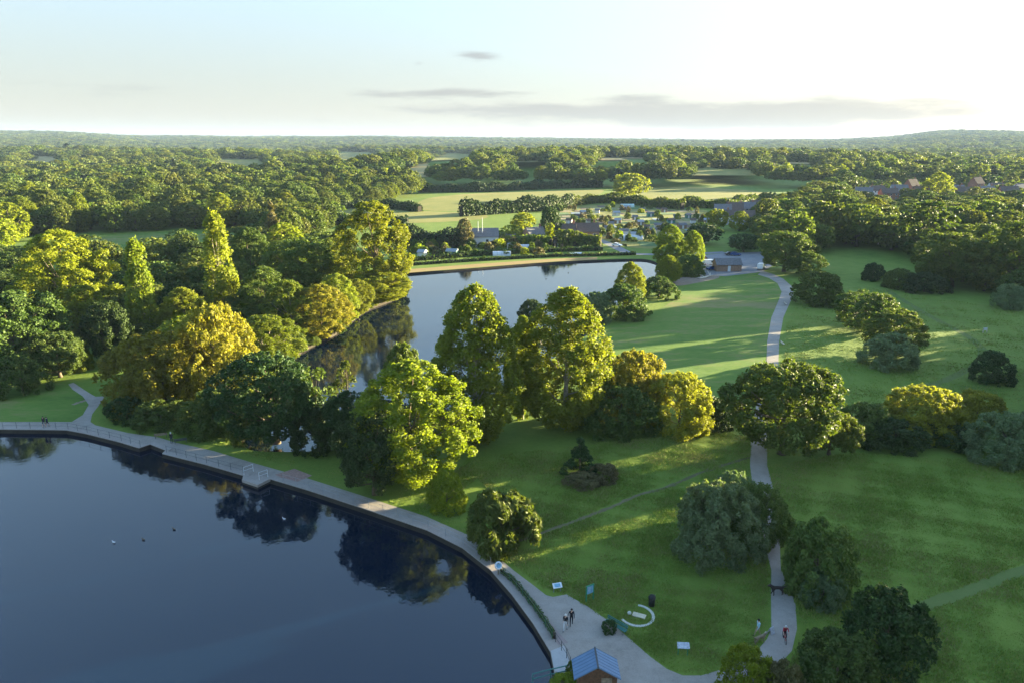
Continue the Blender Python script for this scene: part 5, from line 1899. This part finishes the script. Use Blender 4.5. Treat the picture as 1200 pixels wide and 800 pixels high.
house('terraced_house', at(868, 263), R(-12), 20, 8, 4.6, 7.6, C_CREAM, C_ROOF, 'long brown-roofed row in front of the terrace', 'house', None, 2, 5, 2)
VILL = [(1011, 232, 'brick', 'leftmost brick house of the far right village'), (1026, 230, 'white', 'white house second from the left in the far right village'), (1040, 233, 'brick', 'brick house in front row, left part of the far right village'),
        (1052, 229, 'white', 'cream house left of the tall red gable in the far right village'), (1066, 228, 'tall', 'tall red gabled house in the far right village'), (1078, 231, 'brick', 'brick house right of the tall red gable'),
        (1118, 229, 'white', 'white house just right of the pale lit tree in the village'), (1130, 231, 'brick', 'brick house right of the white house by the pale lit tree'), (1142, 225, 'tall', 'tall brick house at the back right of the village'),
        (1154, 230, 'brick', 'long brick house in the front row at the right of the village'), (1166, 226, 'white', 'pale house between two brick houses at the right of the village'), (1180, 230, 'brick', 'brick house near the right edge of the picture'), (1194, 227, 'white', 'pale house cut by the right edge of the picture')]
for i, (x, y, k, lab) in enumerate(VILL):
    P = at(x, y + 3)
    P.z = float(land(P.x, P.y))
    house('village_house', P, R((i * 37) % 50 - 25), 12 if k != 'tall' else 9, 8, 5.2 if k != 'tall' else 7.5, 8.6 if k != 'tall' else 12.5, {'brick': C_BRICK, 'white': C_WHITE, 'tall': C_BRICK}[k], C_ROOF if i % 3 else C_ROOF2, lab, 'house', 'houses of the far right village', 1 + i % 2, 3, 2)

# ---- allotments
BEDS = [plain('bed_dark_soil', (0.10, 0.075, 0.055), 0.95, 0.3, 1.5), plain('bed_green_crop', (0.07, 0.13, 0.04), 0.95, 0.4, 1.2), plain('bed_pale_crop', (0.17, 0.19, 0.08), 0.95, 0.35, 1.2),
        plain('bed_straw', (0.28, 0.22, 0.12), 0.95, 0.3, 1.2), plain('bed_netting', (0.20, 0.24, 0.27), 0.9, 0.3, 1.2)]
rq = random.Random(5)
pl0 = [at(*p) for p in ALLOT_PX]
xs_, ys_ = [p.x for p in pl0], [p.y for p in pl0]
plw = [(p.x, p.y) for p in pl0]
y = min(ys_) + 5
bed_pts = []
while y < max(ys_) - 6:
    x = min(xs_) + 4
    while x < max(xs_) - 6:
        wv, dv = rq.uniform(5, 9), rq.uniform(9, 14)
        if inpoly([x + wv / 2], [y + dv / 2], plw)[0] and inpoly([x + wv], [y], plw)[0] and rq.random() < .86:
            bed_pts.append((x, y, wv, dv))
        x += wv + 1.4
    y += 17
for k in range(5):
    for bx_, by_ in [(at(xx, 291.5), 0) for xx in range(486 + k * 3, 640, 27)]:
        bed_pts.append((bx_.x + k * 1.2 - 4, bx_.y + k * 4 - 8, 6, 3.2))
for (x, y, wv, dv) in bed_pts:
    o = sheet('vegetable_bed', [(x, y), (x + wv, y + .2), (x + wv - .2, y + dv), (x + .2, y + dv)], G + .09, rq.choice(BEDS))
SHED_W = [C_WOOD, C_PALEWOOD, C_CREAM, C_TEAL, C_BRICK2, C_WHITE]
WORDS = ['weathered brown', 'bleached timber', 'cream', 'teal', 'dark red-brown', 'white']
shed_px = [(652, 268), (667, 262), (690, 263), (706, 259), (724, 262), (731, 275), (744, 279), (758, 270), (771, 268), (786, 262), (799, 268), (812, 262), (744, 258), (722, 253), (700, 250), (762, 254), (735, 246), (782, 276), (820, 272), (690, 273), (713, 271), (676, 257), (683, 252), (716, 266), (750, 264), (765, 274), (792, 257), (806, 256), (778, 249), (752, 249), (828, 262), (600, 293), (495, 301), (530, 300), (655, 290)]


def shed_spot(x, y):
    if x < 640 and y > 285:
        return '{} of the lakeside plots behind the low hedges'.format('at the left end' if x < 520 else 'in the middle' if x < 580 else 'at the right end')
    row = 'front' if y > 271 else 'middle' if y > 260 else 'back'
    side = 'near the cottages' if x < 695 else 'near the large white polytunnel' if x < 752 else 'behind the golden poplars' if x < 795 else 'near the car park trees'
    return f'in the {row} allotments {side}'


for i, (x, y) in enumerate(shed_px):
    k = i % 6
    house('garden_shed', at(x, y), R(rq.uniform(-20, 20)), rq.uniform(2.6, 4.2), rq.uniform(2.2, 3), 2.1, 2.9, SHED_W[k], rq.choice([C_ROOF2, C_ROOF, C_STEEL]), f'{WORDS[k]} shed {shed_spot(x, y)}', 'shed', 'sheds on the allotments', 0, 1, 1)


def tunnel(P, rz, L, W_, mat, label, name='polytunnel'):
    root = empty(name, P, rz, label, 'greenhouse')
    mb = MB()
    n_ = 9
    vs = []
    for x_ in (-L / 2, L / 2):
        vs += [(x_, W_ / 2 * math.cos(math.pi * k / n_), W_ * .55 * math.sin(math.pi * k / n_)) for k in range(n_ + 1)]
    mb.add(vs, [(k, k + 1, n_ + 2 + k, n_ + 1 + k) for k in range(n_)] + [tuple(range(n_ + 1)), tuple(range(n_ + 1, 2 * n_ + 2))])
    mb.build('cover', mat, root)
    for k in range(5):
        mb = MB()
        x_ = -L / 2 + L * k / 4
        mb.tube([(x_, (W_ / 2 + .03) * math.cos(math.pi * j / 8), (W_ * .55 + .03) * math.sin(math.pi * j / 8)) for j in range(9)], .05, 5)
        mb.build('hoop', C_STEEL, root)
    return root


tunnel(at(741, 281), R(3), 9, 4, C_WHITE, 'large white polytunnel in the front part of the allotments')
tunnel(at(735, 243), R(2), 9, 4, plain('pale_green_sheet', (0.40, 0.52, 0.48), 0.5), 'pale green polytunnel at the back of the allotments')
tunnel(at(674, 300.0), R(3), 5, 2.5, C_WHITE, 'small white polytunnel on the lakeside plots')
tunnel(at(588, 299.5), R(2), 7, 3, C_WHITE, 'white cloche tunnel in the middle of the lakeside plots')
tunnel(at(615, 290.5), R(5), 4, 2.5, C_WHITE, 'little white cloche near the low hedge')
nb = 0
for _ in range(800):
    px_, py_ = rq.uniform(640, 838), rq.uniform(243, 290)
    if rq.random() < .35:
        px_, py_ = rq.uniform(475, 640), rq.uniform(287, 300)
    P = at(px_, py_)
    if not (inpoly([px_], [py_], ALLOT_PX)[0] or px_ < 640) or nb >= 165:
        continue
    nb += 1
    k = rq.randrange(4)
    m_, wd = ((F_SHRUB, 'green'), (F_LIME, 'yellow-green'), (F_OAK, 'dark green'), (F_BROWN, 'brownish'))[k]
    lakeside = px_ < 640
    plant('fruit_bush', P, rq.uniform(1.6, 4.2), rq.uniform(2.4, 5), 'shrub', m_, f'{wd} bush {shed_spot(px_, py_)}', 'bush', 'bushes on the lakeside plots' if lakeside else 'bushes on the allotments', rq.randrange(3), 2)


# ---- cars
def car(P, rz, mat, label, van=False, group=None):
    root = empty('parked_van' if van else 'parked_car', P, rz, label, 'van' if van else 'car', group)
    L, W_, H_ = (4.9, 1.95, 2.1) if van else (4.2, 1.76, 1.45)
    if van:
        prof = [(-2.4, .35), (2.4, .35), (2.45, .85), (1.9, 1.15), (1.25, 2.0), (-2.35, 2.05), (-2.45, .9)]
    else:
        prof = [(-2.1, .3), (2.1, .3), (2.12, .68), (1.95, .8), (1.0, .92), (.35, 1.40), (-1.1, 1.43), (-1.85, .98), (-2.12, .85)]
    mb = MB()
    mb.prism(prof, ((0, -W_ / 2, 0), (1, 0, 0), (0, 0, 1), (0, W_, 0)))
    bd = mb.build('body', mat, root, bevel=.07)
    for s in (-1, 1):
        mb = MB()
        pr2 = [(1.2, 1.15), (.95, 1.75), (.2, 1.75), (.2, 1.15)] if van else [(.85, .95), (.3, 1.32), (-1.05, 1.34), (-1.5, .98)]
        mb.prism(pr2, ((0, s * (W_ / 2) - .015, 0), (1, 0, 0), (0, 0, 1), (0, .03, 0)))
        mb.build('side_window', C_GLASS, root)
    mb = MB()
    if van:
        mb.add([(1.86, -.75, 1.22), (1.86, .75, 1.22), (1.33, .7, 1.95), (1.33, -.7, 1.95)], [(0, 1, 2, 3)])
    else:
        mb.add([(1.0, -.72, .95), (1.0, .72, .95), (.39, .64, 1.40), (.39, -.64, 1.40)], [(0, 1, 2, 3)])
    mb.build('windscreen', C_GLASS, root, (.02, 0, .02))
    for x_ in (-1.3, 1.32):
        for s in (-1, 1):
            mb = MB()
            mb.tube([(x_, s * (W_ / 2 - .2), .32), (x_, s * (W_ / 2 + .01), .32)], .32, 14)
            wh = mb.build('wheel', C_TYRE, root)
            mb = MB()
            mb.tube([(x_, s * (W_ / 2 - .1), .32), (x_, s * (W_ / 2 + .02), .32)], .18, 10)
            mb.build('rim', C_STEEL, wh)
    for s in (-1, 1):
        mb = MB()
        mb.box((L / 2 - .03 if not van else 2.4, s * W_ * .36, .66), (.08, .32, .14))
        mb.build('headlight', C_WHITE, root)
    return root


PAINT = {k: plain('car_paint_' + k, c, 0.25, 0.04, spec=0.5) for k, c in {'silver': (0.42, 0.44, 0.47), 'white': (0.75, 0.76, 0.77), 'blue': (0.03, 0.07, 0.20), 'black': (0.02, 0.02, 0.025), 'red': (0.30, 0.03, 0.03)}.items()}
for x, y, c, rz_, van, lab in ((824, 313.5, 'silver', 20, False, 'silver car left of the brick hut on the car park'), (831, 311, 'white', 15, True, 'white van left of the brick hut on the car park'), (836.5, 309.5, 'silver', 12, False, 'silver car parked close behind the brick hut'),
                               (834, 316.5, 'blue', 25, False, 'dark blue car nearest the lawn left of the brick hut'), (856, 299.5, 'black', 5, False, 'left one of two dark cars at the back of the car park'), (861.5, 299.8, 'blue', -4, False, 'right one of two dark cars at the back of the car park'),
                               (892, 315.5, 'white', 60, True, 'white van where the far footpath meets the car park'), (477, 309, 'silver', 8, False, 'silver car on the lakeside track at the foot of the great golden poplar'), (723, 289, 'white', -30, False, 'white car on the lane beside the allotments')):
    car(at(x, y) + Vector((0, 0, .05)), R(rz_), PAINT[c], lab, van)


# ---- water birds
def bird(P, rz, mat, label, name='duck', s=1.0, group=None):
    root = empty(name, P, rz, label, 'bird', group)
    root.scale = (s,) * 3
    V = [(0, 0, .09), (0, -.16, .11), (0, .14, .10), (0, .20, .22), (0, .22, .30), (0, .31, .28), (0, -.28, .15)]
    me_ = skin_mesh('bird_body', V, [(0, 1), (0, 2), (2, 3), (3, 4), (4, 5), (1, 6)], [.11, .08, .09, .045, .055, .018, .02], 0)
    link('body', me_, mat, root)
    return root


C_DUCK = plain('brown_feathers', (0.10, 0.08, 0.06), 0.8)
for x, y, m_, nm, lab in ((133.5, 635.5, C_WHITE, 'gull', 'white gull sitting on the near lake, the palest of the birds'), (168, 632, C_DUCK, 'duck', 'brown duck right of the white gull on the near lake'), (204, 620, C_DUCK, 'duck', 'brown duck farthest from the white gull, nearer the promenade'),
                          (333, 608, C_WHITE, 'gull', 'white gull on the dark tree reflection off the promenade'), (640, 327, C_DUCK, 'duck', 'dark water bird in the middle of the far lake'), (666, 320, C_DUCK, 'duck', 'dark water bird near the far bank of the far lake')):
    bird(at(x, y, 0), R(70), m_, lab, nm, .9)

# ================================================================== GRASS
def grass_patch(name, regions, n, hmin, hmax, mat, holes, wscale=1.0):
    rs = NPR(77 + n)
    acc = []
    PP = [(p.x, p.y) for p in prom]
    for reg in regions:
        W_ = [at(*p) for p in reg]
        poly = [(p.x, p.y) for p in W_]
        xs, ys = [p[0] for p in poly], [p[1] for p in poly]
        m_ = n * 6
        X, Y = rs.uniform(min(xs), max(xs), m_), rs.uniform(min(ys), max(ys), m_)
        k = inpoly(X, Y, poly) & ~inpoly(X, Y, PP) & ~inpoly(X, Y, ln) & ~inpoly(X, Y, lf)
        for h in holes:
            hp2 = [(q.x, q.y) for q in h]
            k &= ~inpoly(X, Y, hp2)
        # patchy growth, denser near the viewer
        f = np.sin(X * .31 + 1.1 * np.sin(Y * .17)) * np.sin(Y * .43 + .7 * np.sin(X * .23)) + .6 * np.sin(X * 1.1 + Y * .7) * np.sin(Y * 1.3 - X * .4)
        k &= rs.rand(m_) < np.clip(.72 + .28 * f, .3, 1) * np.clip(75 / np.maximum(Y, 1), .15, 1)
        X, Y, f = X[k], Y[k], f[k]
        acc.append(np.stack([X, Y, f], 1))
    A_ = np.concatenate(acc)
    if len(A_) > n:
        A_ = A_[rs.permutation(len(A_))[:n]]
    m_ = len(A_)
    Vs, tri = [], []
    for b_ in range(3):
        ang = rs.uniform(0, np.pi, m_)
        h = rs.uniform(hmin, hmax, m_) * (1 + .45 * A_[:, 2])
        h = np.maximum(h, hmin * .6)
        wd = h * rs.uniform(.35, .7, m_) * wscale
        lean = rs.normal(size=(m_, 2)) * .35 * h[:, None]
        c = A_[:, :2] + rs.normal(size=(m_, 2)) * .12
        dx, dy = np.cos(ang) * wd / 2, np.sin(ang) * wd / 2
        z0 = np.full(m_, G - .02)
        Vs.append(np.stack([np.stack([c[:, 0] - dx, c[:, 1] - dy, z0], 1), np.stack([c[:, 0] + dx, c[:, 1] + dy, z0], 1), np.stack([c[:, 0] + lean[:, 0], c[:, 1] + lean[:, 1], G + h], 1)], 1).reshape(-1, 3))
    V = np.concatenate(Vs)
    nt_ = len(V) // 3
    me_ = bpy.data.meshes.new(name)
    me_.vertices.add(len(V))
    me_.vertices.foreach_set('co', V.astype(np.float32).ravel())
    me_.loops.add(len(V))
    me_.loops.foreach_set('vertex_index', np.arange(len(V), dtype=np.int32))
    me_.polygons.add(nt_)
    me_.polygons.foreach_set('loop_start', np.arange(0, len(V), 3, dtype=np.int32))
    me_.polygons.foreach_set('loop_total', np.full(nt_, 3, np.int32))
    me_.update()
    o = link(name, me_, mat)
    o['kind'] = 'stuff'
    return o


def grass_mat(name, cols):
    m, t, b = new_mat(name)
    tcn = N(t, 'ShaderNodeTexCoord')
    geo = N(t, 'ShaderNodeNewGeometry')
    acc = mathn(t, 'MULTIPLY', geo.outputs['Random Per Island'], .30)
    for s, wgt in ((.045, .42), (.3, .36)):
        ns = N(t, 'ShaderNodeTexNoise')
        ns.inputs['Scale'].default_value = s
        ns.inputs['Detail'].default_value = 5
        t.links.new(tcn.outputs['Object'], ns.inputs['Vector'])
        acc = mathn(t, 'ADD', acc, mathn(t, 'MULTIPLY', ns.outputs[0], wgt))
    k = len(cols)
    t.links.new(ramp(t, acc, [(.34 + .38 * i / (k - 1), c) for i, c in enumerate(cols)]), b.inputs['Base Color'])
    b.inputs['Roughness'].default_value = .8
    b.inputs['Specular IOR Level'].default_value = .12
    return m


M_BLADES = grass_mat('long_grass_blades', [(0.110, 0.178, 0.026), (0.150, 0.232, 0.033), (0.186, 0.258, 0.042), (0.228, 0.242, 0.060), (0.26, 0.225, 0.095)])
MEADOWS = [[(540, 655), (640, 640), (560, 560), (520, 590), (480, 600), (520, 560), (560, 535), (690, 520), (850, 505), (900, 520), (900, 690), (800, 700), (720, 690), (640, 690), (600, 660)],
           [(900, 545), (1000, 530), (1250, 545), (1300, 850), (880, 850), (925, 780), (940, 735), (920, 670)],
           [(918, 440), (922, 380), (940, 345), (1010, 335), (1240, 372), (1240, 500), (1000, 500), (930, 480)]]
strip_hole = offset_line(smooth_line([at(x, y) for x, y in ((1056, 722), (1090, 707), (1140, 690), (1200, 667), (1300, 636))], 4), .7) + offset_line(smooth_line([at(x, y) for x, y in ((1056, 722), (1090, 707), (1140, 690), (1200, 667), (1300, 636))], 4), -.7)[::-1]
trail_hole = offset_line([at(x, y) for x, y in ((600, 637), (682, 607), (750, 579), (825, 552))], .35) + offset_line([at(x, y) for x, y in ((600, 637), (682, 607), (750, 579), (825, 552))], -.35)[::-1]
grass_patch('meadow_grass', MEADOWS, 150000, .08, .21, M_BLADES, [strip_hole, trail_hole])
grass_patch('short_grass', [[(600, 672), (650, 690), (720, 690), (900, 690), (900, 745), (840, 790), (790, 786), (660, 696)], [(110, 492), (200, 505), (300, 535), (420, 572), (560, 630), (520, 560), (380, 545), (250, 515)]], 16000, .06, .13, M_BLADES, [], 1.4)

# ================================================================== AIR
mb = MB()
HZ = 11000.0
mb.box((0, 0, (-2.2 + 190) / 2), (2 * HZ, 2 * HZ, 192.2))
m = bpy.data.materials.new('evening_haze')
m.use_nodes = True
t = m.node_tree
t.nodes.remove(t.nodes['Principled BSDF'])
pv = N(t, 'ShaderNodeVolumePrincipled')
pv.inputs['Color'].default_value = (0.31, 0.43, 0.66, 1)
pv.inputs['Density'].default_value = 0.00005
pv.inputs['Anisotropy'].default_value = 0.0
t.links.new(pv.outputs[0], t.nodes['Material Output'].inputs['Volume'])
hz = mb.build('haze', m)
hz['kind'] = 'stuff'
